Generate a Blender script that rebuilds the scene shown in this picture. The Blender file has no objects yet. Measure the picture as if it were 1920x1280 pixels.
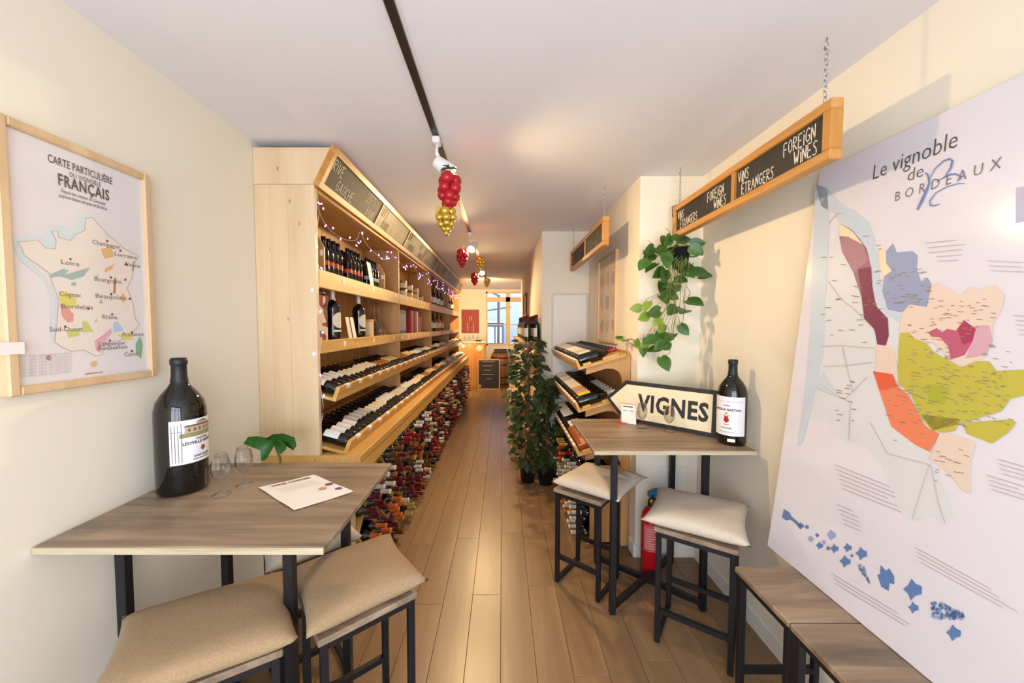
import bpy, bmesh, math, random
from mathutils import Vector, Matrix, Euler
random.seed(11)
SC = bpy.context.scene
COL = SC.collection
R = math.radians

# ------------------------------------------------------------------ camera, world, light, exposure
FPX = 700.0
CAM_H = 1.65
cam_d = bpy.data.cameras.new('camera')
cam_d.sensor_width = 36.0
cam_d.lens = FPX / 1920 * 36.0
cam_d.clip_start = 0.02
cam = bpy.data.objects.new('camera', cam_d)
COL.objects.link(cam)
cam.location = (0, 0, CAM_H)
cam.rotation_euler = (R(90) - math.atan(30 / FPX), 0, 0)
cam_d.shift_x = 18 / 1920                 # the frame is cropped a little to the right of the lens axis
SC.camera = cam

world = bpy.data.worlds.new('world')
SC.world = world
world.use_nodes = True
wb = world.node_tree.nodes['Background']
wb.inputs[0].default_value = (0.70, 0.80, 1.0, 1)
wb.inputs[1].default_value = 2.2


def area_light(name, loc, rot, sx, sy, power, color):
    d = bpy.data.lights.new(name, 'AREA')
    d.shape = 'RECTANGLE'
    d.size = sx
    d.size_y = sy
    d.energy = power
    d.color = color
    o = bpy.data.objects.new(name, d)
    COL.objects.link(o)
    o.location = loc
    o.rotation_euler = rot
    return o


# daylight through the glazed shop front behind the camera
area_light('shopfront_daylight', (0, -1.42, 1.45), (R(90), 0, 0), 2.4, 2.1, 70, (0.84, 0.92, 1.0))

SC.view_settings.view_transform = 'Standard'
SC.view_settings.look = 'None'
SC.view_settings.gamma = 1.0
SC.view_settings.use_curve_mapping = False
SC.view_settings.exposure = 0.48

_cr = cam.rotation_euler.to_matrix()


def ray(px, py):
    return _cr @ Vector(((px - 942) / FPX, (640 - py) / FPX, -1.0))


def hit(px, py, p0, n):
    d = ray(px, py)
    o = Vector((0, 0, CAM_H))
    t = (Vector(p0) - o).dot(Vector(n)) / d.dot(Vector(n))
    return o + d * t


# ------------------------------------------------------------------ materials
def lin(c):
    if isinstance(c, str):
        c = c.lstrip('#')
        c = [int(c[i:i + 2], 16) / 255 for i in (0, 2, 4)]
    return tuple((x / 12.92 if x <= 0.04045 else ((x + 0.055) / 1.055) ** 2.4) for x in c[:3]) + (1.0,)


MATS = {}


def mat(name, color, rough=0.5, metal=0.0, noise=0.0, nscale=8.0, spec=0.5, trans=0.0, emit=None, estr=0.0,
        bump=0.0, bscale=200.0, coat=0.0, ior=1.45, alpha=1.0, sheen=0.0):
    if name in MATS:
        return MATS[name]
    m = bpy.data.materials.new(name)
    m.use_nodes = True
    nt = m.node_tree
    b = nt.nodes['Principled BSDF']
    c = lin(color)
    b.inputs['Base Color'].default_value = c
    b.inputs['Roughness'].default_value = rough
    b.inputs['Metallic'].default_value = metal
    b.inputs['Specular IOR Level'].default_value = spec
    b.inputs['Transmission Weight'].default_value = trans
    b.inputs['IOR'].default_value = ior
    b.inputs['Coat Weight'].default_value = coat
    b.inputs['Alpha'].default_value = alpha
    b.inputs['Sheen Weight'].default_value = sheen
    if emit:
        b.inputs['Emission Color'].default_value = lin(emit)
        b.inputs['Emission Strength'].default_value = estr
    tc = None
    if noise or bump:
        tc = nt.nodes.new('ShaderNodeTexCoord')
    if noise:
        n = nt.nodes.new('ShaderNodeTexNoise')
        n.inputs['Scale'].default_value = nscale
        n.inputs['Detail'].default_value = 5
        nt.links.new(tc.outputs['Object'], n.inputs['Vector'])
        r = nt.nodes.new('ShaderNodeValToRGB')
        r.color_ramp.elements[0].position = 0.3
        r.color_ramp.elements[1].position = 0.7
        r.color_ramp.elements[0].color = tuple(x * (1 - noise) for x in c[:3]) + (1,)
        r.color_ramp.elements[1].color = tuple(min(1, x * (1 + noise)) for x in c[:3]) + (1,)
        nt.links.new(n.outputs['Fac'], r.inputs['Fac'])
        nt.links.new(r.outputs['Color'], b.inputs['Base Color'])
    if bump:
        n2 = nt.nodes.new('ShaderNodeTexNoise')
        n2.inputs['Scale'].default_value = bscale
        n2.inputs['Detail'].default_value = 3
        nt.links.new(tc.outputs['Object'], n2.inputs['Vector'])
        bp = nt.nodes.new('ShaderNodeBump')
        bp.inputs['Strength'].default_value = bump
        bp.inputs['Distance'].default_value = 0.003
        nt.links.new(n2.outputs['Fac'], bp.inputs['Height'])
        nt.links.new(bp.outputs['Normal'], b.inputs['Normal'])
    MATS[name] = m
    return m


def wood(name, c1, c2, c3=None, grain='Y', scale=1.0, rough=0.5, knots=0.0, rand=0.0, streak=0.5):
    """long-grained wood: noise stretched along the grain axis, optional dark knots, per-object tone change"""
    if name in MATS:
        return MATS[name]
    m = bpy.data.materials.new(name)
    m.use_nodes = True
    nt = m.node_tree
    b = nt.nodes['Principled BSDF']
    b.inputs['Roughness'].default_value = rough
    tc = nt.nodes.new('ShaderNodeTexCoord')
    mp = nt.nodes.new('ShaderNodeMapping')
    s = {'X': (1.2, 14, 14), 'Y': (14, 1.2, 14), 'Z': (14, 14, 1.2)}[grain]
    mp.inputs['Scale'].default_value = tuple(v * scale for v in s)
    info = nt.nodes.new('ShaderNodeObjectInfo')
    add = nt.nodes.new('ShaderNodeVectorMath')
    add.operation = 'ADD'
    mul = nt.nodes.new('ShaderNodeVectorMath')
    mul.operation = 'SCALE'
    mul.inputs[0].default_value = (17.0, 9.0, 5.0)
    nt.links.new(info.outputs['Random'], mul.inputs['Scale'])
    nt.links.new(tc.outputs['Object'], mp.inputs['Vector'])
    nt.links.new(mp.outputs['Vector'], add.inputs[0])
    nt.links.new(mul.outputs['Vector'], add.inputs[1])
    n = nt.nodes.new('ShaderNodeTexNoise')
    n.inputs['Scale'].default_value = 1.0
    n.inputs['Detail'].default_value = 7
    n.inputs['Roughness'].default_value = 0.62
    n.inputs['Distortion'].default_value = 0.6
    nt.links.new(add.outputs['Vector'], n.inputs['Vector'])
    r = nt.nodes.new('ShaderNodeValToRGB')
    e = r.color_ramp.elements
    e[0].position = 0.5 - streak * 0.5
    e[0].color = lin(c2)
    e[1].position = 0.5 + streak * 0.4
    e[1].color = lin(c1)
    if c3:
        k = r.color_ramp.elements.new(0.5)
        k.color = lin(c3)
    nt.links.new(n.outputs['Fac'], r.inputs['Fac'])
    last = r.outputs['Color']
    if knots:
        v = nt.nodes.new('ShaderNodeTexVoronoi')
        v.inputs['Scale'].default_value = 1.0
        mp2 = nt.nodes.new('ShaderNodeMapping')
        s2 = {'X': (5, 11, 11), 'Y': (11, 5, 11), 'Z': (11, 11, 6)}[grain]
        mp2.inputs['Scale'].default_value = s2
        nt.links.new(tc.outputs['Object'], mp2.inputs['Vector'])
        nt.links.new(mp2.outputs['Vector'], v.inputs['Vector'])
        r2 = nt.nodes.new('ShaderNodeValToRGB')
        r2.color_ramp.elements[0].position = 0.03
        r2.color_ramp.elements[0].color = (1, 1, 1, 1)
        r2.color_ramp.elements[1].position = 0.11
        r2.color_ramp.elements[1].color = (0, 0, 0, 1)
        nt.links.new(v.outputs['Distance'], r2.inputs['Fac'])
        mx = nt.nodes.new('ShaderNodeMix')
        mx.data_type = 'RGBA'
        mm = nt.nodes.new('ShaderNodeMath')
        mm.operation = 'MULTIPLY'
        mm.inputs[1].default_value = knots
        nt.links.new(r2.outputs['Color'], mm.inputs[0])
        nt.links.new(mm.outputs[0], mx.inputs['Factor'])
        nt.links.new(last, mx.inputs['A'])
        mx.inputs['B'].default_value = lin('#7a4c28')
        last = mx.outputs['Result']
    if rand:
        hs = nt.nodes.new('ShaderNodeHueSaturation')
        mr = nt.nodes.new('ShaderNodeMapRange')
        mr.inputs['To Min'].default_value = 1 - rand
        mr.inputs['To Max'].default_value = 1 + rand
        nt.links.new(info.outputs['Random'], mr.inputs['Value'])
        nt.links.new(mr.outputs['Result'], hs.inputs['Value'])
        nt.links.new(last, hs.inputs['Color'])
        last = hs.outputs['Color']
    nt.links.new(last, b.inputs['Base Color'])
    MATS[name] = m
    return m


M_wall = mat('cream_paint', '#ece3d0', 0.75, noise=0.015, nscale=2)
M_ceil = mat('ceiling_paint', '#e6e4e8', 0.8, noise=0.01, nscale=2)
M_white = mat('white_paint', '#e9e6e0', 0.5)
M_black = mat('black_metal', '#16161a', 0.42, 0.0, noise=0.15, nscale=30)
M_table = wood('grey_oak', '#a48d74', '#675848', '#8b7661', 'X', 1.2, 0.42, streak=0.42)
M_tableY = wood('grey_oak_long', '#a48d74', '#675848', '#8b7661', 'Y', 1.2, 0.42, streak=0.55)
M_edge = wood('pale_board_edge', '#d2c3a4', '#9c8a6c', None, 'X', 1.5, 0.5)
M_floor = wood('floor_oak', '#9a7a57', '#785e42', '#8a6b4c', 'Y', 0.8, 0.33, rand=0.06, streak=0.6)
M_gap = mat('floor_gap', '#7a6146', 0.8)
M_pineZ = wood('pale_pine_up', '#e2c9a4', '#cfad82', '#dbbf97', 'Z', 0.7, 0.5, knots=0.6, streak=0.6)
M_pineY = wood('pine_long', '#deb368', '#bf8d42', '#cf9f54', 'Y', 0.8, 0.5, knots=0.5, streak=0.6)
M_pineX = wood('pine_cross', '#deb368', '#bf8d42', '#cf9f54', 'X', 0.8, 0.5, knots=0.4, streak=0.6)
M_pineZ2 = wood('pine_up', '#cd9e66', '#a97845', '#bd8c54', 'Z', 0.8, 0.5, knots=0.5, streak=0.6)
M_frame = wood('honey_frame', '#cf9a55', '#a76a31', '#c0863f', 'Y', 1.0, 0.4, streak=0.5)
M_frameZ = wood('honey_frame_up', '#cf9a55', '#a76a31', '#c0863f', 'Z', 1.0, 0.4, streak=0.5)
M_light = wood('beech_frame', '#e0c29a', '#c8a478', None, 'Z', 1.0, 0.45)
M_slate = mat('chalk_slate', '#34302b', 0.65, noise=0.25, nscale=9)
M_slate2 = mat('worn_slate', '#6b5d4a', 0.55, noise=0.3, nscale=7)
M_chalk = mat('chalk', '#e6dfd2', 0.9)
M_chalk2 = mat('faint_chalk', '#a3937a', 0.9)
M_glassb = mat('dark_bottle_glass', '#0b0c0b', 0.07, spec=0.6, coat=0.3)
M_glassg = mat('green_bottle_glass', '#1f2413', 0.08, spec=0.6)
M_amber = mat('rose_wine_glass', '#9c4c22', 0.08, spec=0.6)
M_clear = mat('clear_glass', '#ffffff', 0.0, trans=1.0, ior=1.13)
_nt = M_clear.node_tree                     # thin blown glass: see-through, mirror-like towards grazing angles
_out = _nt.nodes['Material Output']
_tr, _gl, _fr, _mx = (_nt.nodes.new('ShaderNode' + k) for k in ('BsdfTransparent', 'BsdfGlossy', 'LayerWeight', 'MixShader'))
_tr.inputs['Color'].default_value = (.95, .95, .95, 1)
_gl.inputs['Roughness'].default_value = .03
_fr.inputs['Blend'].default_value = .22
_nt.links.new(_fr.outputs['Facing'], _mx.inputs['Fac'])
_nt.links.new(_tr.outputs[0], _mx.inputs[1])
_nt.links.new(_gl.outputs[0], _mx.inputs[2])
_nt.links.new(_mx.outputs[0], _out.inputs['Surface'])
M_pane = mat('window_glass', '#f4f8ff', 0.0, trans=1.0, ior=1.02)
M_paper = mat('paper', '#efe9e2', 0.6)
M_lab = {k: mat('label_' + k, c, 0.6) for k, c in dict(cream='#e4d8bc', white='#ece8e2', yellow='#e0c887', grey='#b9b3ad',
         orange='#d98a45', blue='#7e98a6', lime='#cfc637', kraft='#a8672f').items()}
M_cap = {k: mat('capsule_' + k, c, 0.3, 0.15) for k, c in dict(black='#17151a', burgundy='#661b26', red='#8f1f22', orange='#d4702a',
         white='#d9d0bd', gold='#b39a55', silver='#b8b5b0', brown='#6a3c1c', green='#7c8a22', amber='#d89a2c').items()}
M_cushT = mat('tan_felt', '#a38765', 0.95, noise=0.12, nscale=160, bump=0.3, bscale=400, sheen=0.08)
M_cushW = mat('ecru_cotton', '#cbbcaa', 0.9, noise=0.04, nscale=60, bump=0.15, bscale=300, sheen=0.05)
M_leaf = mat('pothos_leaf', '#40682a', 0.35, noise=0.35, nscale=14)
M_leafL = mat('young_leaf', '#7d9c38', 0.4, noise=0.2, nscale=14)
M_leafD = mat('ivy_leaf', '#354420', 0.5, noise=0.35, nscale=9)
M_leafM = mat('monstera_leaf', '#2f6424', 0.35, noise=0.25, nscale=8)
M_stem = mat('stem', '#6d7436', 0.6)
M_twig = mat('twig', '#6a4a2e', 0.8)
M_pot = mat('black_pot', '#1b1a1c', 0.45)
M_soil = mat('soil', '#2c1d14', 0.95, noise=0.3, nscale=60)
M_redm = mat('red_enamel', '#b5121b', 0.25, coat=0.4)
M_blue = mat('blue_plastic', '#2f6d96', 0.4)
M_steel = mat('steel', '#b4b4b4', 0.3, 0.9)
M_lampw = mat('white_lamp', '#e8e6e2', 0.4)
M_bulb = mat('lit_bulb', '#fff2d8', 0.5, emit='#ffd88c', estr=60)
M_bred = mat('red_bauble', '#b3202b', 0.33, 0.25)
M_bgold = mat('gold_bauble', '#d2b24a', 0.18, 0.75)
M_led = mat('violet_led', '#e8e0ff', 0.4, emit='#8f7bff', estr=7)
M_wire = mat('pale_wire', '#cfc6bb', 0.5)
M_ink = mat('black_ink', '#3b3838', 0.6)
M_inkg = mat('grey_ink', '#8d8885', 0.6)
M_inkb = mat('blue_ink', '#5f7fb2', 0.5)


ORD = ['first', 'second', 'third', 'fourth', 'fifth', 'sixth', 'seventh', 'eighth', 'ninth', 'tenth', 'eleventh', 'twelfth', 'thirteenth', 'fourteenth', 'fifteenth', 'sixteenth',
       'seventeenth', 'eighteenth', 'nineteenth', 'twentieth', 'twenty-first', 'twenty-second', 'twenty-third', 'twenty-fourth']


# ------------------------------------------------------------------ mesh helpers
class MB:
    def __init__(s):
        s.v, s.f, s.m, s.sm = [], [], [], []

    def add(s, vs, fs, mi=0, smooth=False, M=None):
        k = len(s.v)
        s.v += [tuple(M @ Vector(p)) if M is not None else tuple(p) for p in vs]
        for f in fs:
            s.f.append([i + k for i in f])
            s.m.append(mi)
            s.sm.append(smooth)
        return s

    def box(s, a, b, mi=0, M=None, bev=0.0):
        (x0, y0, z0), (x1, y1, z1) = a, b
        x0, x1 = min(x0, x1), max(x0, x1)
        y0, y1 = min(y0, y1), max(y0, y1)
        z0, z1 = min(z0, z1), max(z0, z1)
        if bev:
            e = min(bev, (x1 - x0) / 3, (y1 - y0) / 3, (z1 - z0) / 3)
            vs, idx = [], {}
            for i, x in enumerate((x0, x1)):
                for j, y in enumerate((y0, y1)):
                    for k, z in enumerate((z0, z1)):
                        sx, sy, sz = (e if i == 0 else -e), (e if j == 0 else -e), (e if k == 0 else -e)
                        for ax, p in enumerate(((x, y + sy, z + sz), (x + sx, y, z + sz), (x + sx, y + sy, z))):
                            idx[(i, j, k, ax)] = len(vs)
                            vs.append(p)
            fs = []
            for i in (0, 1):
                fs.append([idx[(i, j, k, 0)] for j, k in ((0, 0), (1, 0), (1, 1), (0, 1))][::(1 if i else -1)])
                fs.append([idx[(j, i, k, 1)] for j, k in ((0, 0), (1, 0), (1, 1), (0, 1))][::(-1 if i else 1)])
                fs.append([idx[(j, k, i, 2)] for j, k in ((0, 0), (1, 0), (1, 1), (0, 1))][::(1 if i else -1)])
            for i in (0, 1):
                for j in (0, 1):
                    fs.append([idx[(i, j, 0, 0)], idx[(i, j, 1, 0)], idx[(i, j, 1, 1)], idx[(i, j, 0, 1)]])
                    fs.append([idx[(i, 0, j, 0)], idx[(i, 1, j, 0)], idx[(i, 1, j, 2)], idx[(i, 0, j, 2)]])
                    fs.append([idx[(0, i, j, 1)], idx[(1, i, j, 1)], idx[(1, i, j, 2)], idx[(0, i, j, 2)]])
                    for k in (0, 1):
                        fs.append([idx[(i, j, k, 0)], idx[(i, j, k, 1)], idx[(i, j, k, 2)]])
            return s.add(vs, fs, mi, False, M)
        vs = [(x0, y0, z0), (x1, y0, z0), (x1, y1, z0), (x0, y1, z0), (x0, y0, z1), (x1, y0, z1), (x1, y1, z1), (x0, y1, z1)]
        fs = [(0, 3, 2, 1), (4, 5, 6, 7), (0, 1, 5, 4), (1, 2, 6, 5), (2, 3, 7, 6), (3, 0, 4, 7)]
        return s.add(vs, fs, mi, False, M)

    def lathe(s, prof, n=16, mi=0, M=None, a0=0.0, a1=2 * math.pi, smooth=True):
        full = abs(a1 - a0 - 2 * math.pi) < 1e-6
        c = n if full else n + 1
        vs, fs = [], []
        for r, z in prof:
            for i in range(c):
                a = a0 + (a1 - a0) * i / n
                vs.append((r * math.cos(a), r * math.sin(a), z))
        for j in range(len(prof) - 1):
            for i in range(n):
                k = (i + 1) % c
                fs.append((j * c + i, j * c + k, (j + 1) * c + k, (j + 1) * c + i))
        return s.add(vs, fs, mi, smooth, M)

    def tube(s, pts, r, n=6, mi=0, closed=False, smooth=True):
        pts = [Vector(p) for p in pts]
        rr = r if isinstance(r, (list, tuple)) else [r] * len(pts)
        vs, fs = [], []
        N = len(pts)
        for i, p in enumerate(pts):
            if closed:
                t = pts[(i + 1) % N] - pts[i - 1]
            else:
                t = pts[min(i + 1, N - 1)] - pts[max(i - 1, 0)]
            t = t.normalized() if t.length > 1e-9 else Vector((0, 0, 1))
            u = t.cross(Vector((0, 0, 1)))
            if u.length < 0.05:
                u = t.cross(Vector((0, 1, 0)))
            u.normalize()
            w = t.cross(u)
            for k in range(n):
                a = 2 * math.pi * k / n
                vs.append(p + (u * math.cos(a) + w * math.sin(a)) * rr[i])
        for i in range(N if closed else N - 1):
            j = (i + 1) % N
            for k in range(n):
                l = (k + 1) % n
                fs.append((i * n + k, i * n + l, j * n + l, j * n + k))
        if not closed:
            fs.append(tuple(range(n))[::-1])
            fs.append(tuple((N - 1) * n + k for k in range(n)))
        return s.add(vs, fs, mi, smooth)

    def bar(s, a, b, w, mi=0, h=None):
        """square tube from a to b"""
        a, b = Vector(a), Vector(b)
        t = (b - a).normalized()
        u = t.cross(Vector((0, 0, 1)))
        if u.length < 0.05:
            u = Vector((1, 0, 0))
        u.normalize()
        v = u.cross(t)
        h = h or w
        vs = []
        for p in (a, b):
            for i, j in ((-1, -1), (1, -1), (1, 1), (-1, 1)):
                vs.append(p + u * (i * w / 2) + v * (j * h / 2))
        return s.add(vs, [(0, 1, 2, 3), (7, 6, 5, 4), (0, 4, 5, 1), (1, 5, 6, 2), (2, 6, 7, 3), (3, 7, 4, 0)], mi)

    def prism(s, poly, d, mi=0, M=None):
        """poly: 3-D points of a flat face, extruded by vector d"""
        n = len(poly)
        d = Vector(d)
        vs = [Vector(p) for p in poly] + [Vector(p) + d for p in poly]
        fs = [tuple(range(n))[::-1], tuple(range(n, 2 * n))]
        for i in range(n):
            j = (i + 1) % n
            fs.append((i, j, n + j, n + i))
        return s.add(vs, fs, mi, False, M)

    def sphere(s, c, r, n=10, mi=0, sz=1.0):
        prof = [(max(1e-4, r * math.sin(math.pi * i / n)), -r * sz * math.cos(math.pi * i / n)) for i in range(n + 1)]
        return s.lathe(prof, n + 4, mi, Matrix.Translation(c))

    def mesh(s, name, mats):
        me = bpy.data.meshes.new(name)
        me.from_pydata(s.v, [], s.f)
        for m in (mats if isinstance(mats, (list, tuple)) else [mats]):
            me.materials.append(m)
        me.polygons.foreach_set('material_index', s.m)
        me.polygons.foreach_set('use_smooth', s.sm)
        bm = bmesh.new()
        bm.from_mesh(me)
        bmesh.ops.recalc_face_normals(bm, faces=bm.faces)
        bm.to_mesh(me)
        bm.free()
        me.update()
        return me

    def build(s, name, mats, parent=None, world=True):
        return link(name, s.mesh(name, mats), parent, world)


def link(name, data, parent=None, world=False):
    o = bpy.data.objects.new(name, data)
    COL.objects.link(o)
    if parent is not None:
        o.parent = parent
        if world:
            o.matrix_parent_inverse = wm(parent).inverted()
    return o


def wm(o):
    m = Matrix.LocRotScale(o.location, o.rotation_euler, o.scale)
    if o.parent:
        return wm(o.parent) @ o.matrix_parent_inverse @ m
    return m


def tag(o, label, cat=None, group=None, kind=None):
    if label:
        o['label'] = label
    if cat:
        o['category'] = cat
    if group:
        o['group'] = group
    if kind:
        o['kind'] = kind
    return o


def thing(name, label, cat, loc=(0, 0, 0), rz=0.0, group=None):
    o = bpy.data.objects.new(name, None)
    COL.objects.link(o)
    o.empty_display_size = 0.05
    o.location = loc
    o.rotation_euler = (0, 0, rz)
    return tag(o, label, cat, group)


def struct(o):
    o['kind'] = 'structure'
    return o


def copy_tree(o, parent=None):
    c = o.copy()
    COL.objects.link(c)
    if parent is not None:
        c.parent = parent
    for ch in list(o.children):
        copy_tree(ch, c)
    return c


def frame_mat(origin, X, Y, Z):
    m = Matrix((X, Y, Z)).transposed().to_4x4()
    m.translation = Vector(origin)
    return m


def text_mb(mb, s, size, origin, xd, yd, mi=0, align='LEFT', shear=0.0, bold=0.0, spacing=1.0, fit=None):
    cu = bpy.data.curves.new('lettering', 'FONT')
    cu.body = s
    cu.size = size
    cu.align_x = align
    cu.shear = shear
    cu.offset = bold
    cu.space_character = spacing
    cu.resolution_u = 2
    ob = bpy.data.objects.new('lettering', cu)
    COL.objects.link(ob)
    me = ob.to_mesh()
    xd, yd, og = Vector(xd).normalized(), Vector(yd).normalized(), Vector(origin)
    sx = 1.0
    if fit:                                     # squeeze the line to a given width
        xs = [v.co.x for v in me.vertices]
        sx = fit / (max(xs) - min(xs))
    mb.add([og + xd * (v.co.x * sx) + yd * v.co.y for v in me.vertices], [tuple(p.vertices) for p in me.polygons], mi)
    ob.to_mesh_clear()
    bpy.data.objects.remove(ob)
    bpy.data.curves.remove(cu)
    return mb


STROKES = {
    'A': [[(0, 0), (.45, 1), (.9, 0)], [(.2, .4), (.7, .4)]], 'B': [[(0, 0), (0, 1), (.6, .85), (.55, .6), (0, .5), (.7, .35), (.6, .05), (0, 0)]],
    'C': [[(.8, .85), (.5, 1), (.1, .75), (.05, .3), (.4, 0), (.8, .15)]], 'D': [[(0, 0), (0, 1), (.6, .8), (.75, .4), (.5, .05), (0, 0)]],
    'E': [[(.7, 1), (0, 1), (0, 0), (.7, 0)], [(0, .5), (.55, .5)]], 'F': [[(.7, 1), (0, 1), (0, 0)], [(0, .5), (.55, .5)]],
    'G': [[(.8, .85), (.5, 1), (.1, .75), (.05, .3), (.4, 0), (.8, .15), (.8, .45), (.5, .45)]],
    'H': [[(0, 0), (0, 1)], [(.7, 0), (.7, 1)], [(0, .5), (.7, .5)]], 'I': [[(.1, 0), (.1, .75)], [(.1, .95), (.1, 1.05)]],
    'K': [[(0, 0), (0, 1)], [(.65, 1), (0, .45), (.7, 0)]], 'L': [[(0, 1), (0, 0), (.65, 0)]],
    'N': [[(0, 0), (0, 1), (.7, 0), (.7, 1)]], 'O': [[(.4, 1), (.05, .7), (.1, .2), (.45, 0), (.8, .3), (.75, .8), (.4, 1)]],
    'R': [[(0, 0), (0, 1), (.6, .9), (.6, .6), (0, .5), (.7, 0)]], 'S': [[(.7, .9), (.35, 1), (.05, .75), (.6, .4), (.65, .1), (.3, 0), (0, .1)]],
    'T': [[(0, 1), (.8, 1)], [(.4, 1), (.4, 0)]], 'U': [[(0, 1), (.05, .2), (.35, 0), (.7, .2), (.7, 1)]],
    'V': [[(0, 1), (.4, 0), (.8, 1)]], 'W': [[(0, 1), (.25, 0), (.5, .7), (.75, 0), (1, 1)]],
    'É': [[(.7, 1), (0, 1), (0, 0), (.7, 0)], [(0, .5), (.55, .5)], [(.25, 1.12), (.55, 1.3)]],
}


def chalk_mb(mb, s, h, origin, xd, yd, mi=0, w=0.006, xs=1.0):
    xd, yd, og = Vector(xd).normalized(), Vector(yd).normalized(), Vector(origin)
    x = 0.0
    for ch in s:
        if ch == ' ':
            x += 0.5 * h * xs
            continue
        st = STROKES[ch]
        wd = max(p[0] for l in st for p in l)
        jy = random.uniform(-.05, .05) * h
        for l in st:
            P = [og + xd * (x + p[0] * h * 0.62 * xs) + yd * (p[1] * h + jy) for p in l]
            for a, b in zip(P[:-1], P[1:]):
                t = (b - a).normalized()
                nrm = xd.cross(yd)
                u = t.cross(nrm) * (w / 2)
                a2, b2 = a - t * w * .3, b + t * w * .3
                mb.add([a2 - u, b2 - u, b2 + u, a2 + u], [(0, 1, 2, 3)], mi)
        x += (wd * 0.62 + 0.22) * h * xs
    return x

# ------------------------------------------------------------------ the room
WL, WR, CE = -1.385, 1.375, 2.67          # left wall, right wall, ceiling
YF, YB = -1.3, 10.6                        # shop front, back wall
COLX, COLY, W3X, W3Y = 0.945, 2.60, 0.43, 4.10

fl = struct(MB().box((WL - .1, YF - .1, -0.12), (WR + .1, YB + .1, -0.012)).build('floor', M_gap))
PW, PL = 0.172, 1.30
pm = {}
ncol = int((WR - WL) / PW) + 1
for c in range(ncol):
    x0 = WL + c * PW
    x1 = min(x0 + PW, WR)
    if x1 - x0 < .02:
        continue
    xc = (x0 + x1) / 2
    ymax = COLY if x1 > COLX + .03 else (W3Y if x1 > W3X + .03 else YB)
    y = YF - (c * 0.47 % 1.0) * PL
    while y < ymax - .02:
        a, b = max(y, YF), min(y + PL, ymax)
        if b - a > .03:
            key = (round(x1 - x0, 3), round(b - a, 3))
            if key not in pm:
                w, l = key
                pm[key] = MB().box((-w / 2 + .0008, -l / 2 + .0008, -.012), (w / 2 - .0008, l / 2 - .0008, 0), bev=.0012).mesh('plank', M_floor)
            p = link('plank', pm[key], fl)
            p.location = (xc, (a + b) / 2, 0)
        y += PL

struct(MB().box((WL - .1, YF - .1, 0), (WL, YB + .1, CE)).build('wall_left', M_wall))
mb = MB()
mb.box((WR, YF - .1, 0), (WR + .1, COLY, CE))
mb.box((COLX, COLY, 0), (WR + .1, W3Y, CE))
mb.box((W3X, W3Y, 0), (WR + .1, 8.6, CE))
mb.box((1.05, 8.6, 0), (WR + .1, YB + .1, CE))
struct(mb.build('wall_right', M_wall))
struct(MB().box((WL - .1, YF - .1, CE), (WR + .1, YB + .1, CE + .1)).build('ceiling', M_ceil))
# shop front behind the camera: sill, lintel, side piers round one wide glazed opening
mb = MB()
mb.box((WL, YF - .1, 0), (WR, YF, .35)).box((WL, YF - .1, 2.52), (WR, YF, CE))
mb.box((WL, YF - .1, .35), (-1.22, YF, 2.52)).box((1.22, YF - .1, .35), (WR, YF, 2.52))
struct(mb.build('wall_front', M_wall))
w2 = struct(MB().box((-1.22, YF - .08, .35), (1.22, YF - .03, .42)).box((-1.22, YF - .08, 2.45), (1.22, YF - .03, 2.52))
            .box((-1.22, YF - .08, .42), (-1.15, YF - .03, 2.45)).box((1.15, YF - .08, .42), (1.22, YF - .03, 2.45))
            .box((-.37, YF - .08, .42), (-.30, YF - .03, 2.45)).box((.45, YF - .08, .42), (.52, YF - .03, 2.45))
            .box((-1.15, YF - .07, 1.95), (1.15, YF - .04, 2.01)).build('window_2', M_black))
# back wall with the courtyard window
wx0, wx1, wz0, wz1 = -0.47, 0.66, 1.08, 2.60
mb = MB()
mb.box((WL, YB, 0), (wx0, YB + .1, CE)).box((wx1, YB, 0), (1.05, YB + .1, CE))
mb.box((wx0, YB, 0), (wx1, YB + .1, wz0)).box((wx0, YB, wz1), (wx1, YB + .1, CE))
struct(mb.build('wall_back', M_wall))
M_sash = mat('cream_sash', '#d8bf97', 0.5)
wn = struct(MB().box((wx0, YB + .01, wz0), (wx0 + .05, YB + .08, wz1)).box((wx1 - .05, YB + .01, wz0), (wx1, YB + .08, wz1))
            .box((wx0, YB + .01, wz0), (wx1, YB + .08, wz0 + .05)).box((wx0, YB + .01, wz1 - .04), (wx1, YB + .08, wz1))
            .box((wx0, YB, 2.32), (wx1, YB + .08, 2.45)).box((.10, YB, wz0), (.22, YB + .08, wz1)).build('window_1', M_sash))
MB().box((wx0, YB + .02, 1.66), (wx1, YB + .06, 1.685)).build('glazing_bar', M_sash, wn)
for a, b, c, d in ((wx0 + .05, .10, wz0 + .05, 1.66), (.22, wx1 - .05, wz0 + .05, 1.66), (wx0 + .05, .10, 1.685, 2.32), (.22, wx1 - .05, 1.685, 2.32), (wx0 + .05, .10, 2.45, wz1 - .04), (.22, wx1 - .05, 2.45, wz1 - .04)):
    MB().box((a, YB + .04, c), (b, YB + .046, d)).build('pane', M_pane, wn)
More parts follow.
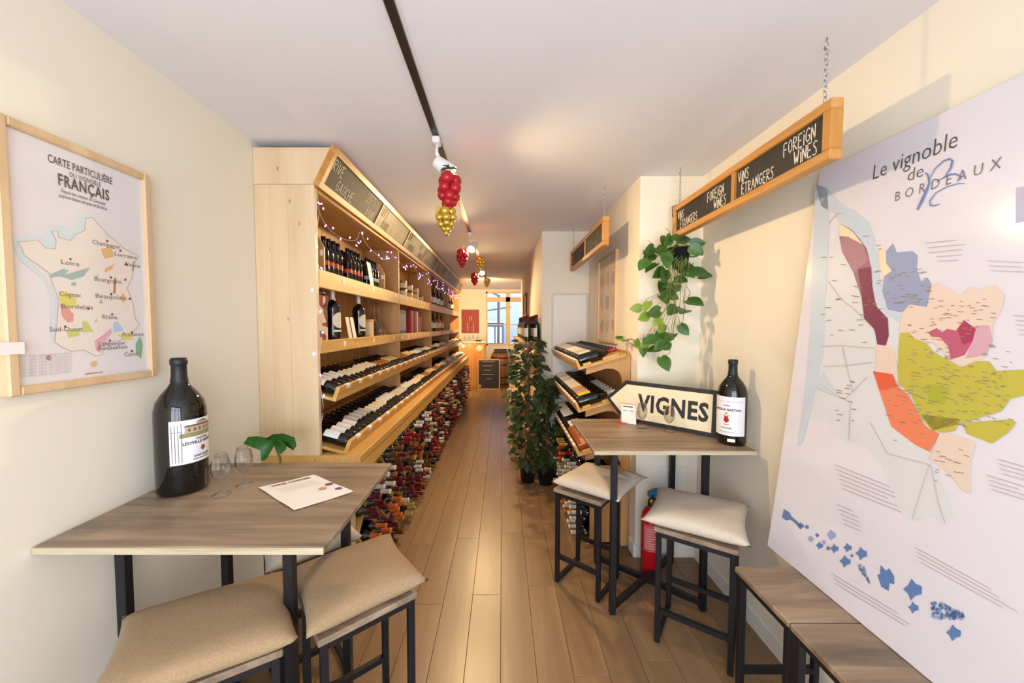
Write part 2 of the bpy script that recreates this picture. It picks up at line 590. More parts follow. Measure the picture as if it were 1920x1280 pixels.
# pale courtyard beyond
struct(MB().box((-3, YB + .1, -.12), (3.5, 14.7, -.012)).build('floor_courtyard', mat('courtyard_paving', '#9aa2ac', .8)))
cy = struct(MB().box((-3, 14.5, -1), (3.5, 14.7, 5.5)).build('wall_courtyard', mat('courtyard_render', '#c3cede', 0.8)))
g = tag(MB().box((-.62, 13.8, -.011), (.05, 14.2, 1.75)).box((-.55, 13.78, 1.0), (-.3, 13.8, 1.6), 1).box((-.25, 13.78, 1.0), (-.02, 13.8, 1.6), 1).box((-.7, 13.7, 1.75), (.12, 14.2, 1.82), 1)
        .build('garden_cabinet', [mat('courtyard_grey', '#6a7280', .7), mat('courtyard_white', '#e4e8f0', .6)]), 'grey and white cabinet in the courtyard behind the back window', 'cabinet')
tag(MB().tube([(-.15, 13.2, -.011), (-.13, 13.2, 2.7), (-.8, 13.1, 3.0)], .05, 8).tube([(-.7, 13.2, 2.15), (.3, 13.2, 2.3)], .03).build('courtyard_post', mat('post_brown', '#7a6a62', .7)),
    'brown post with bracket arms outside the back window', 'post')

# skirting
BB = .095
struct(MB().box((WR - .014, YF, 0), (WR, COLY, BB), bev=.003).build('baseboard_right', M_white))
struct(MB().box((COLX, COLY - .014, 0), (WR - .014, COLY, BB), bev=.003).box((COLX - .014, COLY - .014, 0), (COLX, 2.70, BB), bev=.003).build('baseboard_column', M_white))
struct(MB().box((WL, YF, 0), (WL + .014, 2.10, BB), bev=.003).build('baseboard_left', M_white))
struct(MB().box((W3X, W3Y - .014, 0), (COLX, W3Y, BB), bev=.003).box((W3X - .014, W3Y - .014, 0), (W3X, 8.6, BB), bev=.003).build('baseboard_recess', M_white))
struct(MB().box((1.07, COLY - .012, .30), (1.30, COLY, .655), bev=.004).build('trim_1', M_white))
o = thing('wall_board', 'blank white board with a thin frame on the recess wall', 'board', (.735, W3Y - .02, .95))
MB().box((.555, W3Y - .016, .97), (.915, W3Y - .002, 1.985), bev=.002).build('panel', M_white, o)
MB().box((.54, W3Y - .02, .95), (.556, W3Y - .001, 2.0)).box((.914, W3Y - .02, .95), (.93, W3Y - .001, 2.0)).box((.556, W3Y - .02, .95), (.914, W3Y - .001, .966)).box((.556, W3Y - .02, 1.984), (.914, W3Y - .001, 2.0)).build('frame', mat('grey_white', '#d8d0c4', .5), o)

# ------------------------------------------------------------------ bottles
def bottle_prof(r=.0375, h=.30, style='bdx', nr=.0145):
    if style == 'bdx':
        return [(0.001, 0.006), (r * .8, 0.0), (r * .97, .004), (r, .012), (r, h * .60), (r * .985, h * .635), (r * .88, h * .675), (r * .62, h * .72), (nr * 1.12, h * .755), (nr, h * .79), (nr * .93, h * .955), (nr * 1.08, h * .96), (nr * 1.08, h * .985), (nr * .95, h), (.001, h)]
    if style == 'brg':
        return [(0.001, 0.006), (r * .8, 0.0), (r * .97, .004), (r, .012), (r, h * .46), (r * .96, h * .53), (r * .78, h * .62), (r * .55, h * .70), (nr * 1.1, h * .78), (nr, h * .82), (nr * .93, h * .955), (nr * 1.08, h * .96), (nr * 1.08, h * .985), (nr * .95, h), (.001, h)]


BM = {}


def bottle_parts(style, glass, label, cap, r=.0375, h=.30, lz=(.18, .50), la=150, n=14):
    """meshes for a bottle: glass, wrapped label, neck capsule (all along +z, label facing +x)"""
    key = (style, glass.name, r, h)
    if key not in BM:
        BM[key] = MB().lathe(bottle_prof(r, h, style), n).mesh('wine_bottle', glass)
    out = [BM[key], None, None]
    if label:
        k2 = ('l', label.name, r, h, lz, la)
        if k2 not in BM:
            a = R(la) / 2
            rr = r + .0007
            BM[k2] = MB().lathe([(rr, h * lz[0]), (rr, h * lz[1])], 10, 0, None, -a, a).mesh('label', label)
        out[1] = BM[k2]
    if cap:
        k3 = ('c', cap.name, r, h)
        if k3 not in BM:
            nr = .0155 if h < .4 else .0155 * h / .3
            BM[k3] = MB().lathe([(nr * 1.1, h * .775), (nr, h * .81), (nr * .96, h * .95), (nr * 1.1, h * .957), (nr * 1.1, h * .99), (nr * .97, h * 1.003), (.001, h * 1.003)], 10).mesh('capsule', cap)
        out[2] = BM[k3]
    return out


def put_bottle(M4, parts, label, group, name='wine_bottle'):
    o = link(name, parts[0])
    o.matrix_basis = M4
    tag(o, label, 'bottle', group)
    if parts[1]:
        link('label', parts[1], o)
    if parts[2]:
        link('capsule', parts[2], o)
    return o


def lying(C, theta, side):
    """base centre C; side -1: neck towards the left wall, +1: towards the right; label up"""
    s, c = math.sin(theta), math.cos(theta)
    if side < 0:
        return frame_mat(C, (s, 0, c), (0, 1, 0), (-c, 0, s))
    return frame_mat(C, (-s, 0, c), (0, -1, 0), (c, 0, s))


def standing(x, y, z, face=0.0):
    return Matrix.Translation((x, y, z)) @ Matrix.Rotation(face, 4, 'Z')


# ------------------------------------------------------------------ the long wine cabinet on the left
Y0 = 2.112
BAYS = [2.142, 3.80, 5.50, 7.25, 9.00]
XF = -1.047                                 # front of the uprights
LEDGE = .905
cab = thing('wine_cabinet', 'long pine wine cabinet with sloped trays and chalkboard cornice along the left wall', 'cabinet', (WL + .2, Y0, 0))
xa = WL + .002
for wd_ in (.085, .10, XF - WL - .187):
    MB().box((xa, Y0, LEDGE), (xa + wd_ - .0006, Y0 + .03, 2.434), bev=.0008).build('side_board', M_pineZ, cab)
    xa += wd_
MB().prism([(x, Y0, z) for x, z in [(WL + .002, 2.436), (XF - .004, 2.436), (-.95, 2.635), (WL + .002, 2.635)]], (0, .03, 0)).build('top_panel', M_pineZ, cab)
for y in BAYS[1:]:
    MB().box((WL + .02, y - .015, LEDGE), (XF, y + .015, 2.434)).build('divider', M_pineZ2, cab)
yb = BAYS[0]
while yb < BAYS[-1] - .01:
    ye = min(yb + .142, BAYS[-1])
    MB().box((WL + .002, yb + .001, LEDGE), (WL + .018, ye - .001, 2.44), bev=.002).build('back_board', M_pineZ2, cab)
    yb = ye
for i in range(4):
    a, b = BAYS[i] + (.0 if i == 0 else .016), BAYS[i + 1] - .016
    for zt, zb in ((1.97, 1.868), (1.558, 1.487)):
        s_ = MB().box((WL + .02, a, zt - .03), (XF - .022, b, zt), bev=.002).build('shelf', M_pineY, cab)
        MB().box((XF - .021, a, zb), (XF + .001, b, zt + .004), bev=.003).build('fascia', M_pineY, s_)
        n = (3, 9, 7, 5)[i]
        for q in range(n):
            yy = a + (b - a) * (q + .6 + random.uniform(-.2, .2)) / n
            MB().box((XF + .0012, yy, zt - .045), (XF + .0022, yy + .03, zt - .01)).build('price_tag', M_paper, s_)
    MB().box((WL + .02, a, 2.40), (XF + .0, b, 2.434)).build('soffit_board', M_pineY, cab)
# cornice: slanted honey frame with chalkboards
cb = Vector((-1.035, 0, 2.425))
ct = Vector((-.925, 0, 2.640))
cd = (ct - cb).normalized()                 # up the slope
cn = Vector((cd.z, 0, -cd.x))               # outwards, down
L = (ct - cb).length


def cor(u, w, y):                           # u up the slope, w outwards
    p = cb + cd * u + cn * w
    return (p.x, y, p.z)


def slab(mb, u0, u1, w0, w1, y0, y1, mi=0):
    return mb.prism([cor(u0, w0, y0), cor(u1, w0, y0), cor(u1, w1, y0), cor(u0, w1, y0)], (0, y1 - y0, 0), mi)


slab(MB(), 0, .034, -.02, .016, Y0 - .005, 9.02).build('cornice_rail', M_frame, cab)
slab(MB(), L - .034, L, -.02, .016, Y0 - .005, 9.02).build('cornice_rail', M_frame, cab)
slab(MB(), .034, L - .034, -.02, .016, Y0 - .005, Y0 + .03).build('cornice_stile', M_frame, cab)
slab(MB(), .034, L - .034, -.02, .016, 8.985, 9.02).build('cornice_stile', M_frame, cab)
NB = 8
bl = (8.985 - (Y0 + .03)) / NB
words = [('RIVE', 'GAUCHE', 'LEFT', 'BANK'), ('LEFT', 'BANK', None, None), ('RIVE', 'GAUCHE', 'LEFT', 'BANK'), ('RIVE', 'GAUCHE', None, None),
         ('RIVE', 'GAUCHE', 'LEFT', 'BANK'), ('LEFT', 'BANK', None, None), ('RIVE', 'GAUCHE', None, None), ('LEFT', 'BANK', None, None)]
for i in range(NB):
    ya = Y0 + .03 + i * bl
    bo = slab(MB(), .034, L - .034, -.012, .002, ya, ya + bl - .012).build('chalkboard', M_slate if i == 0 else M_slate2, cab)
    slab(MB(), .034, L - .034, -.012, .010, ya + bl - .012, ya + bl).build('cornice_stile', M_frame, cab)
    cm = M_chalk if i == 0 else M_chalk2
    mb = MB()
    up = cd
    W = words[i]
    hh = .060
    chalk_mb(mb, W[0], hh, cor(L - .11, .0035, ya + .03), (0, 1, 0), up, 0, .006)
    chalk_mb(mb, W[1], hh, cor(.048, .0035, ya + .14), (0, 1, 0), up, 0, .006)
    if W[2]:
        chalk_mb(mb, W[2], hh, cor(L - .11, .0035, ya + .55), (0, 1, 0), up, 0, .006)
        chalk_mb(mb, W[3], hh, cor(.048, .0035, ya + .63), (0, 1, 0), up, 0, .006)
    mb.build('lettering', cm, bo)['kind'] = 'stuff'
# sloped trays that run the whole length in front of the uprights
TH = R(15)
TRAYS = [(-.985, 1.232), (-.925, .918)]
fart = MB()
for ti, (tx, tz) in enumerate(TRAYS):
    s, c = math.sin(TH), math.cos(TH)

    def tp(d, n_, y):                       # d back along the tray floor, n_ off the floor
        return (tx - c * d + s * n_, y, tz + s * d + c * n_)
    ya, yb = Y0 + .034, 9.05
    tr = MB().prism([tp(0, 0, ya), tp(.34 + .05 * ti, 0, ya), tp(.34 + .05 * ti, -.018, ya), tp(0, -.018, ya)], (0, yb - ya, 0)).build('tray', M_pineY, cab)
    lp = MB().prism([tp(0, -.018, ya), tp(-.022, -.018, ya), tp(-.030, .068, ya), tp(-.008, .068, ya)], (0, yb - ya, 0)).build('tray_lip', M_pineY, cab)
    nt_ = 34
    for q in range(nt_):
        yy = ya + .10 + (yb - ya - .2) * q / nt_
        MB().prism([tp(-.0085, .066, yy), tp(-.0320, .0685, yy), tp(-.0305, .046, yy), tp(-.0295, .046, yy), tp(-.0300, .0692, yy), tp(-.0085, .0695, yy)], (0, .055, 0)).build('price_tag', M_paper, lp)
    # bottles
    kinds = [('white', 'black'), ('cream', 'black'), ('cream', 'brown'), ('kraft', 'black'), ('yellow', 'black'), ('white', 'burgundy'), ('grey', 'black'), ('cream', 'black')]
    for bi in range(4):
        a, b = BAYS[bi] + .03, BAYS[bi + 1] - .03
        n = int((b - a) / .0765)
        for q in range(n):
            yy = a + .04 + (b - a - .08) * q / (n - 1)
            seg = (q // 4 + bi * 3 + ti * 5) % len(kinds)
            lb, cp = kinds[seg]
            dz = .005 * math.sin(seg * 2.1)
            lz = (.20, .50) if seg % 2 else (.26, .58)
            if bi > 1:                          # too far away to tell apart
                M4 = lying(tp(.002, .0385, yy), TH, -1)
                fart.lathe(bottle_prof(), 10, 0, M4)
                fart.lathe([(.0382, .3 * lz[0]), (.0382, .3 * lz[1])], 8, 1 + kinds.index((lb, cp)), M4, -1.2, 1.2)
                continue
            pr = bottle_parts('bdx', M_glassb, M_lab[lb], M_cap[cp], lz=lz)
            put_bottle(lying(tp(.002, .0385, yy), TH, -1), pr,
                       '%s-label bottle, %s from the near end of the %s sloped tray, %s bay' % (lb, ORD[q], ('upper', 'lower')[ti], ('nearest', 'second')[bi]),
                       'bottles on the %s tray, %s bay' % ( ('upper', 'lower')[ti], ('nearest', 'second')[bi]))
tag(fart.build('wine_bottles', [M_glassb] + [M_lab[k_[0]] for k_ in kinds]), 'rows of wine bottles lying on the sloped trays of the two farthest bays', 'bottles', kind='stuff')
# ledge and the bins below it
MB().box((WL + .002, Y0 - .002, LEDGE - .045), (-.815, 8.98, LEDGE), bev=.004).build('ledge', M_pineY, cab)
MB().box((-.845, Y0 + .03, LEDGE - .13), (-.82, 8.96, LEDGE - .046), bev=.003).build('apron', M_pineY, cab)
MB().box((WL + .002, Y0, 0), (-.86, Y0 + .028, LEDGE - .046)).build('base_panel', M_pineZ, cab)
SQ = .385
nsq = int((8.95 - (Y0 + .03)) / SQ)
XB0, XB1 = WL + .02, -.852
for i in range(nsq):
    ya = Y0 + .04 + i * SQ
    MB().box((XB0, ya - .009, 0), (XB1 - .03, ya + .009, LEDGE - .046)).build('bin_upright', M_pineZ2, cab)
    for r_ in range(2):
        z0 = .012 + r_ * SQ
        e = .012
        for sgn in (1, -1):
            p, q = (ya + e, z0 + e), (ya + SQ - e, z0 + SQ - e)
            if sgn < 0:
                p, q = (ya + e, z0 + SQ - e), (ya + SQ - e, z0 + e)
            MB().bar((0, p[0], p[1]), (0, q[0], q[1]), XB1 - XB0, 0, .012).build('bin_slat', M_pineX, cab, False).location = Vector(((XB0 + XB1) / 2, 0, 0)) - cab.location
MB().box((XB0, Y0 + .03, 0), (XB1, 8.95, .012)).build('bin_floor', M_pineY, cab)
capk = ['burgundy', 'white', 'burgundy', 'red', 'burgundy', 'gold', 'black', 'burgundy', 'white', 'brown', 'burgundy', 'red', 'brown', 'white', 'orange']
P_ = .0815
far = MB()
nind = 0
rackb = []
for i in range(nsq):
    yc = Y0 + .04 + (i + .5) * SQ
    for r_ in range(2):
        zc = .012 + (r_ + .5) * SQ
        for u in range(-3, 4):
            for v in range(-3, 4):
                if u == 0 or v == 0:
                    continue
                du = (abs(u) - .5) * P_ + .010
                dv = (abs(v) - .5) * P_ + .010
                du, dv = math.copysign(du, u), math.copysign(dv, v)
                dy, dz = (du - dv) / math.sqrt(2), (du + dv) / math.sqrt(2)
                if abs(dy) > SQ / 2 - .047 or abs(dz) > SQ / 2 - .040:
                    continue
                cell = (0 if u > 0 else 1) + (0 if v > 0 else 2)
                rackb.append((yc + dy, zc + dz, i, r_, cell))
rackb.sort(key=lambda t: t[0])
for (y, z, i, r_, cell) in rackb:
    cp = capk[(i * 5 + r_ * 7 + cell * 3) % (len(capk) - 1)]
    if y < 2.95 and z < .40:
        cp = ['orange', 'burgundy', 'orange', 'brown'][cell]
    jit = random.uniform(-.02, .012)
    if random.random() < .10:
        continue
    C = (-1.055 + jit, y, z)
    M4 = frame_mat(C, (0, 0, 1), (0, -1, 0), (1, 0, 0))
    if nind < 120:
        pr = bottle_parts('bdx', M_glassb if cell != 1 else M_glassg, None, M_cap[cp], n=12)
        where = '%s quarter of the %s bin, %s row' % (('top', 'near', 'far', 'bottom')[cell], ORD[i], ('lower', 'upper')[r_])
        put_bottle(M4, pr, 'wine bottle with %s capsule under the ledge, %s' % (cp, where), 'ledge bottles, ' + where)
        nind += 1
    else:
        far.lathe(bottle_prof(), 8, 0, M4)
        far.lathe([(.0165, .232), (.0158, .30), (.001, .301)], 8, 1 + capk.index(cp), M4)
if far.v:
    tag(far.build('wine_bottles', [M_glassb] + [M_cap[c] for c in capk]), 'mass of wine bottles lying in the farthest bins under the ledge', 'bottles', kind='stuff')

# ------------------------------------------------------------------ goods standing on the cabinet shelves
Z1, Z2 = 1.971, 1.559
beer_glass = mat('stout_glass', '#120d0a', .08, spec=.6)
beer_meshes = {}


def small_bottle(x, y, z, h, r, glass, lab, label, group, cap=None, name='beer_bottle'):
    pr = bottle_parts('bdx', glass, lab, cap, r=r, h=h, lz=(.24, .36), n=12)
    return put_bottle(standing(x, y, z, R(-35)), pr, label, group, name)


M_redlab = mat('label_red', '#c2402c', .6)
for k_, (gy, nn) in enumerate(((2.36, 4), (2.72, 4), (3.10, 4))):
    for q in range(nn):
        for w in range(2):
            small_bottle(-1.12 - w * .075, gy + q * .068, Z1, .235, .031, beer_glass, M_redlab if k_ < 2 else M_lab['grey'],
                         'small dark beer bottle, %s in the %s row of the %s cluster, %s label' % (ORD[q], ('front', 'back')[w], ORD[k_], ('red', 'red', 'grey')[k_]), 'beer bottles, %s cluster' % ('first', 'second', 'third')[k_])
for yy, lb in ((2.27, 'first'), (3.42, 'last')):
    o = thing('bottle_carrier', 'cut wooden bottle carrier end at the %s end of the beer bottles' % lb, 'carrier', (-1.14, yy, Z1))
    MB().prism([(-1.23, yy, Z1), (-1.075, yy, Z1), (-1.075, yy, Z1 + .15), (-1.12, yy, Z1 + .235), (-1.165, yy, Z1 + .235), (-1.23, yy, Z1 + .15)], (0, .014, 0)).build('end_board', M_pineZ2, o)
    MB().box((-1.10, yy - .002, Z1 + .10), (-1.08, yy - .0005, Z1 + .135)).build('price_tag', M_paper, o)
tag(MB().box((-1.32, 2.155, Z1), (-1.12, 2.235, Z1 + .34), bev=.004).build('gift_box', mat('navy_box', '#2c2b38', .4)), 'tall dark gift box at the near end of the top shelf', 'box')
o = tag(MB().prism([(-1.062, 3.03, Z1), (-1.062, 3.11, Z1), (-1.085, 3.09, Z1 + .19), (-1.085, 3.01, Z1 + .19)], (-.003, 0, 0)).build('info_card', M_paper), 'white card leaning on the beer bottles', 'card')

mag = bottle_parts('bdx', M_glassb, None, M_cap['white'], r=.048, h=.335, n=20)
for i, (x, y) in enumerate(((-1.115, 2.46), (-1.125, 2.93), (-1.235, 2.38))):
    o = put_bottle(standing(x, y, Z2, R(-10)), mag, ('large dark wine bottle with round cream label nearest on the second shelf', 'large dark wine bottle with round cream label beside the wooden box', 'large wine bottle half hidden behind the patterned gift bag')[i], 'magnum bottles')
    a = 1.05
    mb = MB()
    pts = []
    for q in range(24):
        t = 2 * math.pi * q / 24
        ang, zz = a * math.cos(t), .125 + .052 * math.sin(t)
        pts.append((.0489 * math.cos(ang), .0489 * math.sin(ang), zz))
    cc = [(.0489 * math.cos(a * f * math.cos(2 * math.pi * q / 24)), .0489 * math.sin(a * f * math.cos(2 * math.pi * q / 24)), .125 + .052 * f * math.sin(2 * math.pi * q / 24)) for f in (.66, .33) for q in range(24)]
    vs = pts + cc + [(.0489, 0, .125)]
    fs = [(r_ * 24 + q, r_ * 24 + (q + 1) % 24, (r_ + 1) * 24 + (q + 1) % 24, (r_ + 1) * 24 + q) for r_ in range(2) for q in range(24)] + [(48 + q, 48 + (q + 1) % 24, 72) for q in range(24)]
    mb.add(vs, fs, 0, True)
    mb.build('round_label', M_lab['cream'], o, False)
    MB().lathe([(.0489, .050), (.0489, .062)], 10, 0, None, -.9, .9).build('band_label', M_lab['white'], o, False)
M_bag = mat('patterned_bag', '#7d1f2c', .5)
nt = M_bag.node_tree
tcn = nt.nodes.new('ShaderNodeTexCoord')
vo = nt.nodes.new('ShaderNodeTexVoronoi')
vo.inputs['Scale'].default_value = 22
rp = nt.nodes.new('ShaderNodeValToRGB')
rp.color_ramp.interpolation = 'CONSTANT'
rp.color_ramp.elements[0].color = lin('#5c1426')
rp.color_ramp.elements[1].position = .3
rp.color_ramp.elements[1].color = lin('#d9c6b0')
e_ = rp.color_ramp.elements.new(.55)
e_.color = lin('#96202a')
e_ = rp.color_ramp.elements.new(.8)
e_.color = lin('#2c1620')
nt.links.new(tcn.outputs['Object'], vo.inputs['Vector'])
nt.links.new(vo.outputs['Color'], rp.inputs['Fac'])
nt.links.new(rp.outputs['Color'], nt.nodes['Principled BSDF'].inputs['Base Color'])
o = thing('gift_bag', 'red and white patterned gift bag at the near end of the second shelf', 'bag', (-1.15, 2.22, Z2))
MB().prism([(-1.21, 2.16, Z2), (-1.075, 2.16, Z2), (-1.075, 2.30, Z2), (-1.21, 2.30, Z2)], (.0, .0, .20)).prism([(-1.21, 2.16, Z2 + .2), (-1.075, 2.16, Z2 + .2), (-1.075, 2.30, Z2 + .2), (-1.21, 2.30, Z2 + .2)], (.01, -.0, .07)).build('bag', M_bag, o)
mb = MB()
for q in range(9):
    a = q * .7
    mb.tube([(-1.14, 2.23, Z2 + .26), (-1.14 + .05 * math.cos(a), 2.23 + .04 * math.sin(a), Z2 + .30), (-1.14 + .075 * math.cos(a + .3), 2.23 + .055 * math.sin(a + .3), Z2 + .275)], .012, 5)
mb.build('bow', M_bag, o)
for i, y in enumerate((2.62, 2.70)):
    tag(MB().prism([(-1.075, y, Z2), (-1.075, y + .055, Z2), (-1.10, y + .055, Z2 + .15), (-1.10, y, Z2 + .15)], (-.003, 0, 0)).build('info_card', M_paper if i else M_lab['cream']), ('cream leaflet right beside the nearest large bottle', 'white leaflet leaning between the two large bottles')[i], 'card')
o = thing('wooden_box', 'small pale wooden box with lid beside the second large bottle', 'box', (-1.10, 3.07, Z2))
MB().box((-1.15, 3.03, Z2), (-1.07, 3.11, Z2 + .125), bev=.003).build('box_body', M_pineZ, o)
MB().box((-1.155, 3.025, Z2 + .126), (-1.065, 3.115, Z2 + .14), bev=.003).build('lid', M_pineX, o)
for i, (x, y) in enumerate(((-1.165, 3.36), (-1.185, 3.54))):
    o = MB().lathe([(.001, 0), (.075, .0), (.085, .02), (.07, .06), (.03, .14), (.017, .20), (.016, .27), (.024, .30), (.0225, .30), (.0145, .27), (.0155, .20), (.028, .14), (.067, .062), (.081, .022), (.07, .004), (.001, .004)], 20).build('decanter', M_clear)
    o.location = (x, y, Z2)
    tag(o, ('clear glass decanter standing in front on the second shelf', 'clear glass decanter behind the front one by the divider')[i], 'decanter', 'decanters')
M_tin = mat('gold_tin', '#bfa468', .3, .6)
M_tinl = mat('tin_label', '#cfc09a', .6)
M_tind = mat('tin_dark', '#6d5a44', .45)
tinm = {}
for q in range(9):
    for lv in range(2 if q < 6 else 1 + q % 2):
        r, h = (.044, .085) if q % 3 else (.05, .10)
        key = (r, q % 2)
        if key not in tinm:
            tinm[key] = (MB().lathe([(.001, 0), (r, 0), (r, h * .96), (r * .96, h), (.001, h)], 16).mesh('tin', M_tin if q % 2 else M_tind), MB().lathe([(r + .0006, h * .18), (r + .0006, h * .8)], 16).mesh('label', M_tinl))
        o = link('preserve_tin', tinm[key][0])
        o.location = (-1.135 - .03 * (q % 2), 3.92 + q * .155, Z1 + lv * (h + .001))
        link('label', tinm[key][1], o)
        tag(o, 'small %s preserve tin, %s stack from the near end, %s, second bay' % (('gold', 'brown')[q % 2 == 0], ORD[q], ('bottom', 'top')[lv]), 'tin', 'preserve tins')
o = thing('boxed_set', 'dark framed bottle set standing at the near end of the second bay', 'box', (-1.12, 3.96, Z2))
MB().box((-1.25, 3.88, Z2), (-1.08, 4.20, Z2 + .26), bev=.004).build('case', mat('charcoal_box', '#2b2724', .35), o)
MB().box((-1.079, 3.91, Z2 + .04), (-1.077, 4.17, Z2 + .22)).build('front_print', mat('silver_print', '#8e8378', .4), o)
for q, (w, h, c) in enumerate(((.16, .27, '#8b2a22'), (.12, .26, '#7a1f1e'), (.05, .27, '#e0cfb4'), (.16, .20, '#83302a'))):
    y = 4.45 + [0, .19, .34, .42][q]
    tag(MB().box((-1.28, y, Z2), (-1.09, y + w, Z2 + h), bev=.004).build('gift_box', mat('box_%d' % q, c, .5)), ('broad red gift box in the second bay', 'narrow dark red gift box next to the broad one', 'thin cream box between the red boxes', 'low red gift box at the end of the row')[q], 'box')
for bi, z, specs in ((2, Z1, ('white', 7)), (2, Z2, ('cream', 7)), (3, Z1, ('cream', 6))):
    for q in range(specs[1]):
        y = BAYS[bi] + .16 + q * .2 + random.uniform(-.02, .02)
        gl = M_glassb if (q + bi) % 3 else M_glassg
        if z == Z2 and q > 3:
            gl = M_amber
        h = .27 + .03 * (q % 2)
        put_bottle(standing(-1.12 - .02 * (q % 2), y, z, R(-35)), bottle_parts('brg' if q % 2 else 'bdx', gl, M_lab[specs[0]], M_cap['gold' if q % 2 else 'black'], r=.043, h=h, n=12),
                   'upright bottle with %s label, %s on the %s shelf of the %s bay' % (specs[0], ORD[q], 'top' if z == Z1 else 'second', 'third' if bi == 2 else 'last'), 'upright bottles bay %d shelf %.1f' % (bi, z))
o = thing('leather_wine_bag', 'rounded black leather wine bag on the second shelf of the last bay', 'bag', (-1.215, 7.75, Z2))
MB().lathe([(.001, 0), (.11, 0), (.13, .04), (.12, .14), (.07, .22), (.04, .27), (.001, .28)], 16).build('bag_body', mat('black_leather', '#1f1b1a', .5), o, False)
MB().tube([(0.03, -.04, .25), (.04, 0, .34), (.03, .04, .25)], .008).build('handle', mat('black_leather', '#1f1b1a', .5), o, False)

# fairy lights
o = thing('fairy_lights', 'string of violet fairy lights draped along the cabinet cornice and its near edge', 'string lights', (-1.0, Y0, 2.4))
pts, bulbs = [], []
zz = .95
while zz < 2.42:
    pts.append((XF + .006 + .010 * math.sin(zz * 17), Y0 + .012 + .008 * math.cos(zz * 11), zz))
    zz += .06
for q in range(3, len(pts), 2):
    p = Vector(pts[q])
    bulbs.append(p + Vector((random.choice((-.03, .02, .015)), -.012, .0)))
y = Y0 + .05
ph = 0
wp = []
while y < 8.9:
    sag = abs(math.sin(ph)) * (.16 if y < 3.8 else .12)
    wp.append((XF - .02 - .03 * math.sin(ph * 2.3), y, 2.385 - sag))
    ph += .32
    y += .075
pts2 = wp
MB().tube(pts, .0016, 4).tube(pts2, .0016, 4).build('wire', M_wire, o)
for i, p in enumerate(pts2):
    if i % 1 == 0:
        bulbs.append(Vector(p) + Vector((random.uniform(.005, .03), random.uniform(-.02, .02), random.uniform(-.035, .02))))
lm = MB().lathe([(.0005, -.010), (.003, -.007), (.0042, 0), (.003, .006), (.0005, .009)], 6).mesh('bulb', M_led)
for p in bulbs:
    b = link('bulb', lm, o)
    b.matrix_parent_inverse = wm(o).inverted()
    b.location = p
    b.rotation_euler = (random.uniform(-1, 1), random.uniform(-1, 1), 0)

# ------------------------------------------------------------------ tables
TH_ = 1.0


def make_table(name, label, x0, x1, y0, y1, legs, ang=0):
    t = thing(name, label, 'table', ((x0 + x1) / 2, (y0 + y1) / 2, 0))
    MB().box((x0, y0, TH_ - .024), (x1, y1, TH_), bev=.004).build('tabletop', M_table, t)
    MB().box((x0 + .001, y0 - .0012, TH_ - .0225), (x1 - .001, y0 + .001, TH_ - .0025)).build('edge_band', M_edge, t)
    for (x, y) in legs:
        MB().box((x - .017, y - .017, 0), (x + .017, y + .017, TH_ - .025), bev=.003).build('leg', M_black, t)
    (a, b, c, d) = legs
    MB().bar((a[0], a[1], .04), (d[0], d[1], .04), .03).build('cross_bar', M_black, t)
    MB().bar((b[0], b[1], .0405), (c[0], c[1], .0405), .03).build('cross_bar', M_black, t)
    MB().box((legs[0][0], legs[0][1] - .012, TH_ - .05), (legs[1][0], legs[0][1] + .012, TH_ - .026)).box((legs[2][0], legs[2][1] - .012, TH_ - .05), (legs[3][0], legs[2][1] + .012, TH_ - .026)).build('top_rail', M_black, t)
    return t


make_table('bar_table', 'tall bar table with grey oak top against the left wall', WL + .003, -.525, 1.07, 1.745, [(-1.318, 1.265), (-.742, 1.268), (-1.235, 1.63), (-.70, 1.63)])
make_table('bar_table', 'tall bar table with grey oak top in the right corner under the hanging plant', .478, 1.325, 1.915, 2.582, [(.63, 2.075), (1.16, 2.10), (.655, 2.535), (1.17, 2.535)])

# ------------------------------------------------------------------ stools
SH = .615


def make_stool(label, F, e1, l1, e2, l2, group=None):
    """F = front corner on plan; e1, e2 unit directions of the two edges leaving it; floor bars run along e2, stretchers along e1"""
    F, e1, e2 = Vector(F), Vector(e1).normalized(), Vector(e2).normalized()
    t = thing('bar_stool', label, 'stool', (*(F + e1 * l1 / 2 + e2 * l2 / 2), 0), 0, group)
    M4 = Matrix(((e1.x, e2.x, 0, F.x), (e1.y, e2.y, 0, F.y), (0, 0, 1, 0), (0, 0, 0, 1)))
    MB().box((0, 0, SH - .024), (l1, l2, SH), M=M4, bev=.004).build('seat', M_table, t)
    ins = .022
    P = [(ins, ins), (l1 - ins, ins), (ins, l2 - ins), (l1 - ins, l2 - ins)]
    for x, y in P:
        MB().box((x - .0125, y - .0125, 0), (x + .0125, y + .0125, SH - .025), M=M4, bev=.002).build('leg', M_black, t)
    for x in (ins, l1 - ins):
        MB().box((x - .011, ins + .013, 0.001), (x + .011, l2 - ins - .013, .024), M=M4).build('floor_bar', M_black, t)
    for y in (ins, l2 - ins):
        MB().box((ins + .013, y - .011, .16), (l1 - ins - .013, y + .011, .184), M=M4).build('stretcher', M_black, t)
    mb = MB()
    for x in (ins, l1 - ins):
        mb.box((x - .011, ins + .013, SH - .05), (x + .011, l2 - ins - .013, SH - .0255), M=M4)
    for y in (ins, l2 - ins):
        mb.box((ins + .013, y - .011, SH - .05), (l1 - ins - .013, y + .011, SH - .0255), M=M4)
    mb.build('seat_frame', M_black, t)
    return t


